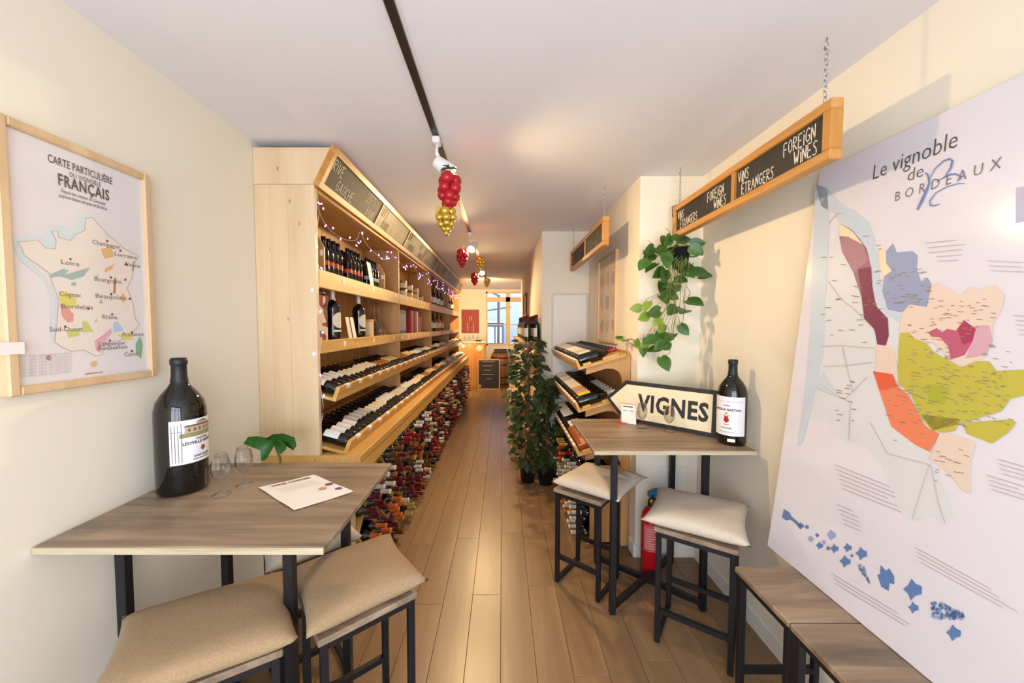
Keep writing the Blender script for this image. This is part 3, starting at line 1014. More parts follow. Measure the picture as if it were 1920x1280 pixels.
def cushion(label, c, w, d, rz, m, th=.085, tilt=(0, 0), zoff=0.0, seed=0, group=None, pinch=.10):
    rnd = random.Random(seed)
    n = 22
    vs, fs = [], []
    ph = [rnd.uniform(0, 6) for _ in range(6)]

    def pt(i, j, sgn):
        u, v = 2 * i / n - 1, 2 * j / n - 1
        x = u * (1 - pinch * (1 - v * v) ** 1.0 * abs(u) ** 3)
        y = v * (1 - pinch * (1 - u * u) ** 1.0 * abs(v) ** 3)
        hgt = max(0.0, (1 - u ** 4) * (1 - v ** 4)) ** .55
        wr = .06 * math.sin(3 * u + 2 * v + ph[0]) * hgt + .035 * math.sin(7 * u - 4 * v + ph[1]) * hgt + .03 * math.sin(5 * v + 6 * u * v + ph[2]) * hgt
        z = sgn * th / 2 * (hgt + (wr if sgn > 0 else 0))
        if sgn < 0:
            z = max(z, -th * .42)
        return (x * w / 2, y * d / 2, z + th * .42)
    for sgn in (1, -1):
        for i in range(n + 1):
            for j in range(n + 1):
                vs.append(pt(i, j, sgn))
    q = (n + 1) ** 2
    for i in range(n):
        for j in range(n):
            a = i * (n + 1) + j
            fs.append((a, a + n + 1, a + n + 2, a + 1))
            fs.append((q + a, q + a + 1, q + a + n + 2, q + a + n + 1))
    o = MB().add(vs, fs, 0, True).build('cushion', m)
    bm = bmesh.new()
    bm.from_mesh(o.data)
    bmesh.ops.remove_doubles(bm, verts=bm.verts, dist=1e-5)
    bmesh.ops.recalc_face_normals(bm, faces=bm.faces)
    bm.to_mesh(o.data)
    bm.free()
    o.location = (c[0], c[1], SH + .001 + zoff)
    o.rotation_euler = (tilt[0], tilt[1], rz)
    return tag(o, label, 'cushion', group)


ca, sa = math.cos(R(40)), math.sin(R(40))
make_stool('bar stool under the tan cushion nearest the aisle at the left table', (-.603, 1.178), (ca, sa), .36, (-sa, ca), .30)
cushion('tan felt cushion on the stool nearest the aisle at the left table', (-.575, 1.432), .43, .40, R(38), M_cushT, .10, (R(1), R(-1)), .007, 1)
cb_, sb_ = math.cos(R(31.5)), math.sin(R(31.5))
make_stool('bar stool under the tan cushion in the bottom left corner', (-.70, 1.150), (-cb_, -sb_), .36, (-sb_, cb_), .31)
cushion('tan felt cushion on the stool in the bottom left corner', (-.962, 1.178), .51, .40, R(31), M_cushT, .095, (R(1), R(1)), .007, 2)
cc_, sc_ = math.cos(R(41)), math.sin(R(41))
make_stool('bar stool tucked behind under the left table with an ecru cushion', (-.955, 1.515), (cc_, sc_), .32, (-sc_, cc_), .33)
cushion('ecru cotton cushion on the stool tucked under the left table', (-.93, 1.735), .40, .40, R(41), M_cushW, .09, (0, 0), .004, 3)
cd_, sd_ = math.cos(R(46)), math.sin(R(46))
make_stool('bar stool with ecru cushion left under the right table', (.575, 2.135), (-.775, .632), .325, (.632, .775), .325)
cushion('ecru cotton cushion on the stool half under the right table', (.628, 2.365), .47, .45, R(50), M_cushW, .085, (R(-1), R(1)), .007, 4)
ex, ey = Vector((.82, -.572)).normalized(), Vector((.572, .82)).normalized()
make_stool('bar stool with ecru cushion in front of the fire extinguisher', (.778, 1.88), ex, .372, ey, .335)
cushion('ecru cotton cushion on the stool in front of the fire extinguisher', (1.03, 1.935), .475, .44, R(-33), M_cushW, .09, (R(1), R(-1)), .007, 5)
make_stool('bare bar stool under the far end of the big poster', (1.0, 1.262), (1, 0), .365, (0, 1), .305)
make_stool('bare bar stool at the bottom right under the big poster', (1.0, .952), (1, 0), .365, (0, 1), .305)

# ------------------------------------------------------------------ things on the tables
def big_bottle(name, label, x, y, h, r, face, lz, la, cls):
    prof = [(0.001, .012), (r * .78, 0), (r * .95, .004), (r, .018), (r * 1.0, h * .30), (r * 1.0, h * .57), (r * .985, h * .62), (r * .90, h * .68), (r * .70, h * .735), (r * .45, h * .785), (r * .335, h * .82), (r * .30, h * .86), (r * .285, h * .945), (r * .30, h * .95), (r * .325, h * .957), (r * .325, h * .985), (r * .29, h), (.001, h)]
    o = MB().lathe(prof, 40).build(name, M_glassb)
    o.location = (x, y, TH_ + .0005)
    o.rotation_euler = (0, 0, face)
    tag(o, label, 'bottle')
    a = R(la) / 2
    MB().lathe([(r + .0008, h * lz[0]), (r + .0008, h * lz[1])], 24, 0, None, -a, a).build('label', mat('label_sheet', '#e9e6ea', .5), o, False)
    MB().lathe([(r * .345, h * .825), (r * .305, h * .862), (r * .292, h * .944), (r * .31, h * .95), (r * .333, h * .957), (r * .333, h * .986), (r * .295, h * 1.002), (.001, h * 1.002)], 32).build('capsule', mat('matt_capsule', '#1d1c20', .45), o, False)
    return o


def wrap(o, r, polys, mats, name='print'):
    """polys: list of (material index, [(arc metres, height), ...]) wrapped round a label of radius r"""
    mb = MB()
    for mi, P in polys:                         # convex outlines, cut in narrow upright strips so they follow the curve
        s0_, s1_ = min(p[0] for p in P), max(p[0] for p in P)
        k_ = max(1, int((s1_ - s0_) / .005))

        def span(s):
            zs = []
            for (a, za), (b, zb) in zip(P, P[1:] + P[:1]):
                if min(a, b) - 1e-9 <= s <= max(a, b) + 1e-9:
                    zs += [za, zb] if abs(b - a) < 1e-9 else [za + (zb - za) * (s - a) / (b - a)]
            return min(zs), max(zs)
        for i in range(k_):
            sa_, sb2 = s0_ + (s1_ - s0_) * i / k_, s0_ + (s1_ - s0_) * (i + 1) / k_
            (a0, a1), (b0, b1) = span(sa_), span(sb2)
            e = r + .0011 + .0002 * mi
            mb.add([(e * math.cos(s / r), e * math.sin(s / r), z) for s, z in ((sa_, a0), (sb2, b0), (sb2, b1), (sa_, a1))], [(0, 1, 2, 3)], mi)
    return mb.build(name, mats, o, False)


def wrap_text(mb_o, s, size, r, smid, z, mi=0):
    t = MB()
    text_mb(t, s, size, (0, 0, 0), (1, 0, 0), (0, 1, 0), 0, 'CENTER', 0, size * .035)
    mb_o.add([((r + .0015) * math.cos((smid + v[0]) / r), (r + .0015) * math.sin((smid + v[0]) / r), z + v[1]) for v in t.v], t.f, mi)


def rect(a, b, c, d):
    return [(a, c), (b, c), (b, d), (a, d)]


bx, by, br, bh = -1.266, 1.455, .083, .522
face = math.atan2(-by, -bx) + R(34)
ob = big_bottle('large_wine_bottle', 'very large dark wine bottle with a château label on the left table', bx, by, bh, br, face, (.235, .555), 118, 0)
z0, z1 = bh * .235, bh * .555
hh = z1 - z0
P = [(1, rect(-.055, .08, z0 + hh * .60, z0 + hh * .70)), (0, rect(-.04, .075, z0 + hh * .70, z0 + hh * .84)), (2, [(-.045, z0 + hh * .84), (.08, z0 + hh * .84), (.07, z0 + hh * .88), (-.035, z0 + hh * .88)]), (0, rect(.0, .045, z0 + hh * .86, z0 + hh * .93)), (2, [(-.005, z0 + hh * .93), (.05, z0 + hh * .93), (.022, z0 + hh * .97)])]
for q in range(6):
    P.append((2, rect(-.03 + q * .018, -.022 + q * .018, z0 + hh * .735, z0 + hh * .80)))
for q in range(4):
    s = -.079 + q * .0095
    P.append((3, rect(s, s + .0017, z0 + hh * .05, z0 + hh * (.90 + .04 * (q % 2)))))
P.append((3, rect(-.082, -.048, z0 + hh * .74, z0 + hh * .75)))
P.append((4, [(.012, z0 + hh * .36), (.03, z0 + hh * .36), (.032, z0 + hh * .28), (.021, z0 + hh * .23), (.010, z0 + hh * .28)]))
wrap(ob, br, P, [mat('print_stone', '#b9a68c', .6), mat('print_green', '#8c8a5e', .6), mat('print_brown', '#6a5844', .6), M_ink, mat('print_crest', '#8a5a35', .6)])
mb = MB()
wrap_text(mb, 'CHATEAU', .011, br, .02, z0 + hh * .52)
wrap_text(mb, 'LEOVILLE BARTON', .0155, br, .018, z0 + hh * .43)
wrap_text(mb, 'SAINT-JULIEN', .011, br, .02, z0 + hh * .12)
wrap_text(mb, 'GRAND VIN DE BORDEAUX', .006, br, .02, z0 + hh * .06)
mb.build('lettering', M_ink, ob, False)

bx, by, br, bh = 1.268, 2.045, .0725, .462
face = math.atan2(-by, -bx) - R(20)
ob = big_bottle('large_wine_bottle', 'large dark wine bottle with white crested label at the end of the arrow sign', bx, by, bh, br, face, (.12, .575), 150, 0)
z0, z1 = bh * .12, bh * .575
hh = z1 - z0
zz = z0 + hh * .40
P = [(0, [(-.013, zz + .02), (.013, zz + .02), (.014, zz - .004), (0, zz - .018), (-.014, zz - .004)]), (1, [(-.020, zz + .030), (0, zz + .024), (.020, zz + .030), (.012, zz + .020), (-.012, zz + .020)]), (1, [(-.018, zz - .016), (0, zz - .026), (.018, zz - .016), (.016, zz - .022), (0, zz - .032), (-.016, zz - .022)]), (1, rect(-.006, .006, zz + .03, zz + .042)),
     (2, rect(-.09, .09, z0 + hh * .875, z0 + hh * .882))]
wrap(ob, br, [P[2]], [M_inkg, mat('crest_gold', '#c29a52', .5)], 'crest_ribbon')
wrap(ob, br, [P[4]], [M_inkg, M_inkg, M_inkg], 'rule_line')
wrap(ob, br, [P[0], P[1], P[3]], [mat('crest_red', '#a3202c', .5), mat('crest_gold', '#c29a52', .5), M_inkg], 'crest')
MB().lathe([(br + .0006, bh * .05), (br + .0006, bh * .085)], 8, 0, None, .1, .6).build('strip_label', M_paper, ob, False)
mb = MB()
wrap_text(mb, 'LANGOA BARTON', .0165, br, .0, z0 + hh * .64)
wrap_text(mb, 'CHATEAU', .008, br, 0, z0 + hh * .76)
wrap_text(mb, 'SAINT-JULIEN', .009, br, 0, z0 + hh * .18)
wrap_text(mb, 'MIS EN BOUTEILLE AU CHATEAU', .005, br, 0, z0 + hh * .08)
mb.build('lettering', M_ink, ob, False)

gm = MB().lathe([(.001, 0), (.031, .0), (.032, .002), (.012, .007), (.0045, .012), (.0038, .035), (.0045, .050), (.014, .058), (.027, .075), (.0325, .092), (.0315, .115), (.0265, .140), (.0225, .158), (.0218, .158), (.0258, .140), (.0307, .115), (.0317, .092), (.0262, .076), (.013, .060), (.001, .056)], 24).mesh('tasting_glass', M_clear)
for x, y, lb in ((-1.082, 1.412, 'tasting glass touching the very large bottle on the left table'), (-1.052, 1.497, 'tasting glass further from the bottle on the left table'),
                 (.888, 2.352, 'tasting glass before the letter V of the arrow sign'), (1.022, 2.262, 'tasting glass before the letter G of the arrow sign')):
    o = link('tasting_glass', gm)
    o.location = (x, y, TH_ + .0005)
    tag(o, lb, 'glass', 'tasting glasses')

# menu sheet on the left table
c4 = [hit(px, py, (0, 0, TH_ + .002), (0, 0, 1)) for px, py in ((484, 914), (588, 890), (663, 922), (551, 957))]
sh_ = thing('menu_sheet', 'white printed menu sheet lying on the left table', 'paper', c4[0])
n = 10
vs = []
for i in range(n + 1):
    for j in range(n + 1):
        u, v = i / n, j / n
        p = c4[0] * (1 - u) * (1 - v) + c4[1] * u * (1 - v) + c4[2] * u * v + c4[3] * (1 - u) * v
        vs.append((p.x, p.y, TH_ + .002 + .003 * (abs(2 * u - 1) ** 6) * (.5 + .5 * math.sin(9 * v)) + .001 * math.sin(6 * u + 3 * v) ** 2))
MB().add(vs, [(i * (n + 1) + j, (i + 1) * (n + 1) + j, (i + 1) * (n + 1) + j + 1, i * (n + 1) + j + 1) for i in range(n) for j in range(n)], 0, True).build('sheet', M_paper, sh_)
xd = (c4[1] - c4[0]).normalized()
yd = (c4[0] - c4[3]).normalized()
mb = MB()
zz = Vector((0, 0, .0026))
text_mb(mb, 'WINE CORNER', .024, c4[0] + xd * .035 - yd * .035 + zz, xd, yd, 0, bold=.0009, fit=(c4[1] - c4[0]).length * .72)
for q in range(5):
    a = c4[0] + xd * .04 - yd * (.065 + q * .014) + zz
    mb.add([a, a + xd * (.13 + .02 * (q % 2)), a + xd * (.13 + .02 * (q % 2)) - yd * .002, a - yd * .002], [(0, 1, 2, 3)], 1)
for px, py, mi in ((605, 915, 2), (617, 907, 3), (636, 915, 3)):
    c = hit(px, py, (0, 0, TH_ + .0046), (0, 0, 1))
    mb.add([c + xd * .016 * math.cos(t * .785) + yd * .013 * math.sin(t * .785) for t in range(8)], [tuple(range(8))], mi)
mb.build('print', [mat('plum_ink', '#7c5560', .6), mat('pale_ink', '#cdbdb5', .6), mat('ochre_ink', '#c59a4a', .6), mat('purple_ink', '#6a4c63', .6)], sh_)

# arrow sign
sgn = thing('arrow_sign', 'enamel arrow road sign reading VIGNES standing on the right table', 'sign', (1.05, 2.35, TH_))
s0 = Vector((.842, 2.555, TH_ + .002))
sd = Vector((.70, -.714, 0)).normalized()
sn = Vector((-sd.y, sd.x, 0)) * -1            # faces the camera
if sn.y > 0:
    sn = -sn
up = (Vector((0, 0, 1)) - sn * .10).normalized()
SHh, SL = .270, .575


def sg(u, v, w):
    return s0 + sd * u + up * v + sn * w


def arrow(m):                                  # outline with margin m
    return [(0 + m * .6, m), (SL - m, m), (SL - m, SHh - m), (0 + m * .6, SHh - m), (-.135 + m * 1.25, SHh / 2)]


mb = MB()
mb.prism([sg(u, v, 0) for u, v in arrow(0)], sn * .018)
mb.build('plate', mat('black_enamel', '#2b2a2c', .45, noise=.3, nscale=40), sgn)
MB().prism([sg(u, v, .0182) for u, v in arrow(.024)], sn * .003).build('face', mat('ivory_enamel', '#e6d6b4', .35, noise=.04, nscale=9), sgn)
mb = MB()
text_mb(mb, 'VIGNES', .150, sg(.105, .085, .0222), sd, up, 0, bold=.0055, spacing=1.1, fit=.435)
mb.build('lettering', M_ink if False else mat('enamel_black', '#2d2c30', .4), sgn)

o = thing('table_card', 'small white folded card in front of the arrow tip', 'card', (.84, 2.445, TH_))
MB().prism([(.80, 2.475, TH_), (.878, 2.425, TH_), (.880, 2.447, TH_ + .122), (.802, 2.497, TH_ + .122)], (.002, .003, 0)).prism([(.806, 2.52, TH_), (.884, 2.47, TH_), (.880, 2.447, TH_ + .122), (.802, 2.497, TH_ + .122)], (.002, .003, 0)).build('card', M_paper, o)
mb = MB()
for (u0, u1, v0, v1, mi) in ((.12, .8, .86, .92, 0), (.12, .45, .66, .70, 1), (.56, .86, .66, .70, 2)):
    A, B = Vector((.80, 2.475, TH_)), Vector((.878, 2.425, TH_))
    U = Vector((.002, .022, .122))
    nn = Vector((-.0012, -.002, .0005))
    mb.add([A + (B - A) * u + U * v + nn for u, v in rect(u0, u1, v0, v1)], [(0, 1, 2, 3)], mi)
mb.build('print', [M_ink, M_inkg, mat('rose_ink', '#b77f77', .6)], o)
tag(MB().prism([(.742, 2.455, TH_), (.80, 2.43, TH_), (.83, 2.45, TH_), (.81, 2.475, TH_), (.76, 2.485, TH_)], (0, 0, .004)).build('red_tag', mat('red_paper', '#c93a2b', .5)), 'small red paper tag lying at the foot of the arrow sign', 'tag')

# ------------------------------------------------------------------ fire extinguisher
o = thing('fire_extinguisher', 'red fire extinguisher with a blue lever standing on the floor under the right table', 'extinguisher', (.995, 2.44, 0))
MB().lathe([(.001, .004), (.060, .004), (.066, .012), (.066, .36), (.060, .40), (.040, .435), (.022, .45), (.022, .47), (.001, .47)], 24).build('cylinder', M_redm, o, False)
MB().lathe([(.0666, .17), (.0666, .345)], 14, 0, None, R(205), R(300)).build('instruction_label', mat('red_label', '#c4555a', .5), o, False)
mb = MB()
for q in range(9):
    z = .19 + q * .016
    mb.lathe([(.0672, z), (.0672, z + .005)], 8, 0, None, R(212), R(212 + (70, 58, 74, 40, 66, 70, 52, 74, 60)[q]))
mb.build('label_lettering', mat('pink_ink', '#e3a9a6', .5), o, False)
MB().lathe([(.024, .45), (.024, .485), (.014, .50), (.014, .53), (.001, .53)], 14).build('valve', M_black, o, False)
MB().prism([(-.025, -.012, .515), (.02, -.012, .51), (.125, -.012, .555), (.125, -.012, .57), (.02, -.012, .565), (-.025, -.012, .545)], (0, .024, 0)).build('lever', M_blue, o, False)
MB().prism([(.0, -.009, .50), (.085, -.009, .475), (.085, -.009, .492), (.0, -.009, .52)], (0, .018, 0)).build('handle', M_black, o, False)
MB().lathe([(.001, 0), (.014, 0), (.014, .012), (.001, .012)], 12, 0, Matrix.Translation((-.012, -.024, .495)) @ Matrix.Rotation(R(90), 4, 'X')).build('gauge', mat('brass', '#b58d3f', .3, .7), o, False)

# ------------------------------------------------------------------ framed map on the left wall
PX = WL + .024                                  # print plane of the framed map
pn = (1, 0, 0)


def onL(px, py, off=0.0):
    p = hit(px, py, (PX + off, 0, 0), pn)
    return p


tl, tr, br_, bl_ = onL(2, 216), onL(277, 328), onL(290, 700), onL(12, 752)
ya_, yb_ = (tl.y + bl_.y) / 2 - .012, (tr.y + br_.y) / 2
zb_, zt_ = (bl_.z + br_.z) / 2, (tl.z + tr.z) / 2
fm = thing('framed_map', 'framed map of French vineyards in a pale wooden frame on the left wall', 'picture', (WL, (ya_ + yb_) / 2, zb_))
fw = .026
for a, b, m in (((ya_, zb_), (ya_ + fw, zt_), M_light), ((yb_ - fw, zb_), (yb_, zt_), M_light), ((ya_ + fw, zb_), (yb_ - fw, zb_ + fw), M_light), ((ya_ + fw, zt_ - fw), (yb_ - fw, zt_), M_light)):
    MB().box((WL + .001, a[0], a[1]), (WL + .036, b[0], b[1]), bev=.004).build('frame_bar', m, fm)
MB().box((WL + .002, ya_ + fw, zb_ + fw), (PX, yb_ - fw, zt_ - fw)).build('map_sheet', mat('map_paper', '#e2dcdb', .16, coat=.6), fm)


def poly_px(f, pts, mb, mi, off):
    mb.add([f(x, y, off) for x, y in pts], [tuple(range(len(pts)))], mi)


def z8(pts):                                    # outlines read in the enlarged crop (0,380)-(300,740)
    return [(x * 300 / 1067, 380 + y * 360 / 1280) for x, y in pts]


mb = MB()
coast = [(115, 262), (160, 258), (255, 250), (300, 300), (370, 308), (375, 250), (345, 185), (385, 190), (390, 230), (470, 255), (500, 215), (565, 185), (572, 105), (620, 98), (650, 140), (690, 180), (715, 215), (760, 245), (820, 300), (870, 330), (920, 355), (890, 420), (880, 500), (845, 570), (870, 620), (890, 690), (900, 770), (930, 810), (870, 880), (800, 915), (700, 930), (680, 1010), (640, 1022), (560, 980), (480, 990), (410, 960), (365, 925), (385, 780), (390, 640), (345, 520), (330, 470), (250, 410), (160, 350), (150, 310)]
sea = [(80, 235), (250, 215), (300, 240), (320, 150), (400, 150), (480, 190), (530, 100), (620, 70), (640, 110), (560, 200), (480, 270), (300, 320), (150, 330), (300, 500), (370, 640), (365, 900), (335, 900), (345, 650), (300, 520), (150, 400), (80, 280)]
poly_px(onL, z8(sea), mb, 0, .0006)
poly_px(onL, z8(coast), mb, 1, .0009)
cz_ = z8(coast)
for (xa_, ya2), (xb_, yb2) in zip(cz_, cz_[1:] + cz_[:1]):
    dd = Vector((xb_ - xa_, yb2 - ya2)).normalized() * .6
    poly_px(onL, [(xa_ - dd.y, ya2 + dd.x), (xb_ - dd.y, yb2 + dd.x), (xb_ + dd.y, yb2 - dd.x), (xa_ + dd.y, ya2 - dd.x)], mb, 14, .0011)
for mi, pts in ((2, [(395, 590), (440, 590), (510, 640), (505, 690), (450, 700), (400, 660)]), (3, [(398, 670), (450, 700), (490, 740), (490, 790), (455, 800), (415, 760)]),
                (4, [(440, 850), (530, 840), (530, 885), (460, 900)]), (4, [(550, 790), (580, 790), (625, 860), (550, 865)]), (4, [(640, 770), (655, 790), (630, 800)]),
                (5, [(630, 920), (700, 870), (740, 835), (745, 870), (690, 940), (670, 1000), (640, 985)]), (6, [(755, 800), (785, 790), (825, 850), (760, 865)]),
                (7, [(780, 880), (885, 865), (885, 910), (830, 915)]), (8, [(670, 310), (740, 290), (760, 360), (700, 372)]), (8, [(700, 440), (765, 405), (750, 440), (700, 465)]),
                (9, [(330, 480), (420, 440), (460, 450), (430, 480), (600, 430), (560, 490), (480, 515), (400, 490), (340, 500)]), (9, [(480, 530), (505, 530), (505, 555), (472, 550)]), (9, [(660, 470), (650, 510), (635, 505)]),
                (10, [(760, 500), (775, 500), (770, 610), (755, 600)]), (11, [(885, 390), (900, 390), (890, 460), (878, 455)]), (12, [(935, 890), (952, 950), (940, 1040), (908, 1000), (905, 940)]),
                (8, [(820, 600), (850, 640), (820, 665), (800, 630)]), (9, [(672, 640), (690, 670), (658, 672)]),
                (8, [(610, 1060), (640, 1052), (648, 1080), (625, 1098), (605, 1085)]), (10, [(310, 1020), (335, 1012), (345, 1040), (325, 1052), (305, 1042)]), (10, [(568, 1138), (688, 1124), (688, 1130), (568, 1146)])):
    poly_px(onL, z8(pts), mb, mi, .0013)
for (x, y) in ((470, 375), (803, 320), (740, 498), (836, 513), (742, 608), (590, 705), (748, 743), (435, 825), (733, 918), (880, 865), (880, 988), (715, 255), (845, 412), (866, 640)):
    poly_px(onL, z8([(x + 8 * math.cos(t), y + 9 * math.sin(t)) for t in (0, 1, 2, 3, 4, 5)]), mb, 13, .0016)
mb.build('map_print', [mat('map_sea', '#cfdad9', .3), mat('map_land', '#e6d9cd', .3), mat('map_yellow', '#d8cc6c', .4), mat('map_rose', '#d89a8c', .4), mat('map_green', '#c0c878', .4), mat('map_pink', '#ddaab2', .4),
                       mat('map_blue', '#aec6d8', .4), mat('map_straw', '#dac87a', .4), mat('map_amber', '#ddb27a', .4), mat('map_teal', '#9db3ae', .4), mat('map_brick', '#bd7a5c', .4), mat('map_olive', '#a9a878', .4), mat('map_leaf', '#7fae86', .4), mat('map_dot', '#8d3b3e', .4), mat('map_coast', '#bdb0a6', .4)], fm)
mb = MB()
w_ = yb_ - ya_


def ltxt(s, px, py, size, mi=0, bold=0.0, sp=1.0, align='CENTER', shear=0, fit=None):
    text_mb(mb, s, size, onL(px, py, .0016), (0, 1, 0), (0, 0, 1), mi, align, shear, bold, sp, fit)


ltxt('CARTE PARTICULIÈRE', 155, 326, .034, 0, .0003, 1.05, fit=onL(215, 331).y - onL(98, 331).y)
ltxt('DU VIGNOBLE', 161, 341, .022, 0, 0, 1.1, fit=onL(189, 331).y - onL(132, 331).y)
ltxt('FRANÇAIS', 160, 362, .050, 0, .001, 1.12, fit=onL(207, 331).y - onL(114, 331).y)
ltxt('Depuis les coteaux du Gévaudan', 158, 373, .016, 0, 0, 1, 'CENTER', .3, fit=onL(203, 331).y - onL(122, 331).y)
ltxt("jusqu'aux falaises abruptes de Bonifacio", 158, 382, .016, 0, 0, 1, 'CENTER', .3, fit=onL(203, 331).y - onL(114, 331).y)
for s, x, y in (('Champagne', 200, 462), ('Loire', 132, 497), ('Bourgogne', 203, 529), ('Cognac', 132, 556), ('Bordelais', 146, 579), ('Beaujolais', 208, 560), ('Rhône', 206, 598), ('Sud-Ouest', 125, 621), ('Languedoc', 211, 647), ('Roussillon', 212, 655), ('Corse', 246, 667), ('Alsace', 248, 500), ('Provence', 250, 630), ('Lorraine', 236, 483)):
    ltxt(s, x, y, .021, 1, fit=.0098 * len(s))
for q in range(7):
    ltxt('la carte des vins et terroirs', 78, 668 + q * 6.0, .014, 2)
mb.build('lettering', [mat('sepia_ink', '#5d504c', .5), mat('sepia_ink2', '#75665f', .5), mat('sepia_ink3', '#cdc3be', .5)], fm)['kind'] = 'stuff'
p0 = hit(0, 645, (WL + .04, 0, 0), pn)
o = tag(MB().box((WL + .037, ya_ - .06, p0.z - .030), (WL + .0385, ya_ + .035, p0.z + .004)).build('price_ticket', M_paper), 'small white price ticket clipped to the edge of the framed map', 'ticket')

# ------------------------------------------------------------------ big Bordeaux poster leaning on the right wall
PB, PT = Vector((1.245, 0, SH + .003)), Vector((1.358, 0, 2.305))
pv = (PT - PB).normalized()
pnr = Vector((-pv.z, 0, pv.x))


def onR(px, py, off=0.0):
    return hit(px, py, PB + pnr * off, pnr)


ps = thing('vineyard_poster', 'very large Bordeaux vineyard map poster leaning against the right wall', 'poster', (1.25, 1.1, SH))
LH = (PT - PB).length
nu, nv = 10, 16
vs = []
for side in (0, 1):
    for i in range(nu + 1):
        for j in range(nv + 1):
            v = j / nv
            yfar = 1.712 - .085 * v ** .8
            y = yfar + (.42 - yfar) * i / nu
            p = PB + pv * (LH * v) + Vector((0, y, 0)) - pnr * (.004 * side)
            vs.append(p)
fs = []
q = (nu + 1) * (nv + 1)
for i in range(nu):
    for j in range(nv):
        a = i * (nv + 1) + j
        fs += [(a, a + 1, a + nv + 2, a + nv + 1), (q + a, q + a + nv + 1, q + a + nv + 2, q + a + 1)]
rim = [i * (nv + 1) for i in range(nu + 1)] + [nu * (nv + 1) + j for j in range(1, nv + 1)] + [i * (nv + 1) + nv for i in range(nu - 1, -1, -1)] + [j for j in range(nv - 1, 0, -1)]
for a, b in zip(rim, rim[1:] + rim[:1]):
    fs.append((a, b, q + b, q + a))
MB().add(vs, fs).build('sheet', mat('poster_film', '#dedae2', .17, coat=.5), ps)


def zA(pts):                                    # crop (1520,380)-(1920,800), 1219x1280
    return [(1520 + x * 400 / 1219, 380 + y * 420 / 1280) for x, y in pts]


def zB(pts):                                    # crop (1440,600)-(1920,1280), 904x1280
    return [(1440 + x * 480 / 904, 600 + y * 680 / 1280) for x, y in pts]


def zC(pts):                                    # crop (1440,920)-(1840,1240), 1600x1280
    return [(1440 + x * .25, 920 + y * .25) for x, y in pts]


mb = MB()
sea2 = [(1529, 345), (1552, 352), (1572, 378), (1590, 390)] + zA([(260, 50), (330, 110), (365, 200), (380, 300), (400, 480), (440, 600), (540, 650), (520, 690), (450, 640), (380, 560), (350, 480), (335, 300), (300, 210), (240, 150), (160, 100), (140, 300), (110, 500), (70, 800), (20, 900), (10, 1100), (-60, 1280)]) + zB([(100, 500), (60, 640), (96, 440), (140, 250), (150, 60)]) + [(1524, 560)]
land = zA([(160, 110), (340, 330), (420, 600), (540, 660), (530, 760), (480, 1000), (640, 1280)]) + zB([(560, 470), (640, 620), (650, 700), (610, 730), (590, 690), (500, 712), (445, 650), (440, 580), (400, 520), (370, 470), (330, 430), (270, 430), (225, 400), (210, 345), (150, 350), (160, 200)]) + zA([(60, 700), (100, 450)])
poly_px(onR, land, mb, 1, .0006)
poly_px(onR, sea2[:4] + zA([(260, 50), (330, 110), (365, 200), (380, 300), (400, 480), (440, 600), (540, 650), (520, 690), (430, 640), (380, 560), (350, 480), (335, 320), (300, 230), (240, 160), (160, 100), (130, 60), (60, 20)]), mb, 0, .0009)
poly_px(onR, [(1528, 345), (1550, 352), (1556, 420), (1548, 560), (1545, 660), (1528, 740), (1505, 830), (1494, 838), (1508, 740), (1519, 620), (1525, 480)], mb, 0, .0009)
poly_px(onR, zA([(70, 960), (150, 1080), (20, 1060)]), mb, 0, .0012)
# appellation areas
poly_px(onR, zA([(160, 115), (240, 160), (320, 260), (345, 370), (350, 480), (375, 590), (440, 660), (445, 760), (430, 815), (380, 810), (365, 730), (305, 660), (290, 540), (245, 400), (180, 280), (165, 200)]), mb, 2, .0014)
poly_px(onR, zA([(165, 210), (215, 190), (300, 240), (330, 330), (270, 380), (250, 400), (185, 290)]), mb, 3, .0018)
poly_px(onR, zA([(160, 115), (240, 165), (300, 240), (215, 195), (165, 190)]), mb, 4, .0021)
poly_px(onR, zA([(270, 380), (345, 365), (352, 480), (372, 590), (440, 662), (446, 760), (425, 815), (382, 808), (368, 730), (306, 655), (292, 530)]), mb, 5, .0021)
poly_px(onR, zA([(430, 280), (470, 230), (490, 285), (580, 275), (610, 300), (605, 380), (630, 450), (670, 430), (690, 470), (665, 595), (560, 580), (520, 625), (440, 610), (410, 500), (420, 420), (465, 390), (430, 340)]), mb, 6, .0014)
poly_px(onR, zA([(390, 255), (430, 270), (432, 350), (465, 385), (420, 425), (400, 380)]), mb, 4, .0014)
poly_px(onR, zA([(690, 470), (720, 455), (860, 525), (920, 475), (960, 500), (1050, 465), (1105, 520), (1100, 590), (1040, 700), (1040, 790), (1000, 880), (880, 940), (800, 900), (700, 800), (600, 780), (500, 730), (530, 620), (570, 580), (665, 595)]), mb, 7, .0014)
poly_px(onR, zA([(670, 740), (720, 715), (750, 740), (780, 720), (830, 730), (875, 670), (945, 720), (920, 800), (880, 870), (800, 895), (785, 820), (740, 770), (690, 765)]), mb, 8, .0018)
poly_px(onR, zA([(945, 700), (1020, 700), (1040, 790), (1000, 870), (885, 890), (920, 800)]), mb, 9, .0018)
poly_px(onR, zA([(840, 730), (875, 672), (942, 722), (925, 790), (870, 810)]), mb, 10, .0022)
poly_px(onR, zA([(510, 745), (560, 740), (600, 780), (660, 800), (700, 850), (780, 895), (860, 940), (940, 905), (1020, 905), (1060, 960), (1300, 950), (1300, 1080), (1140, 1120), (1090, 1190), (860, 1260), (700, 1300), (620, 1200), (570, 1090), (500, 1030), (500, 850)]), mb, 11, .0018)
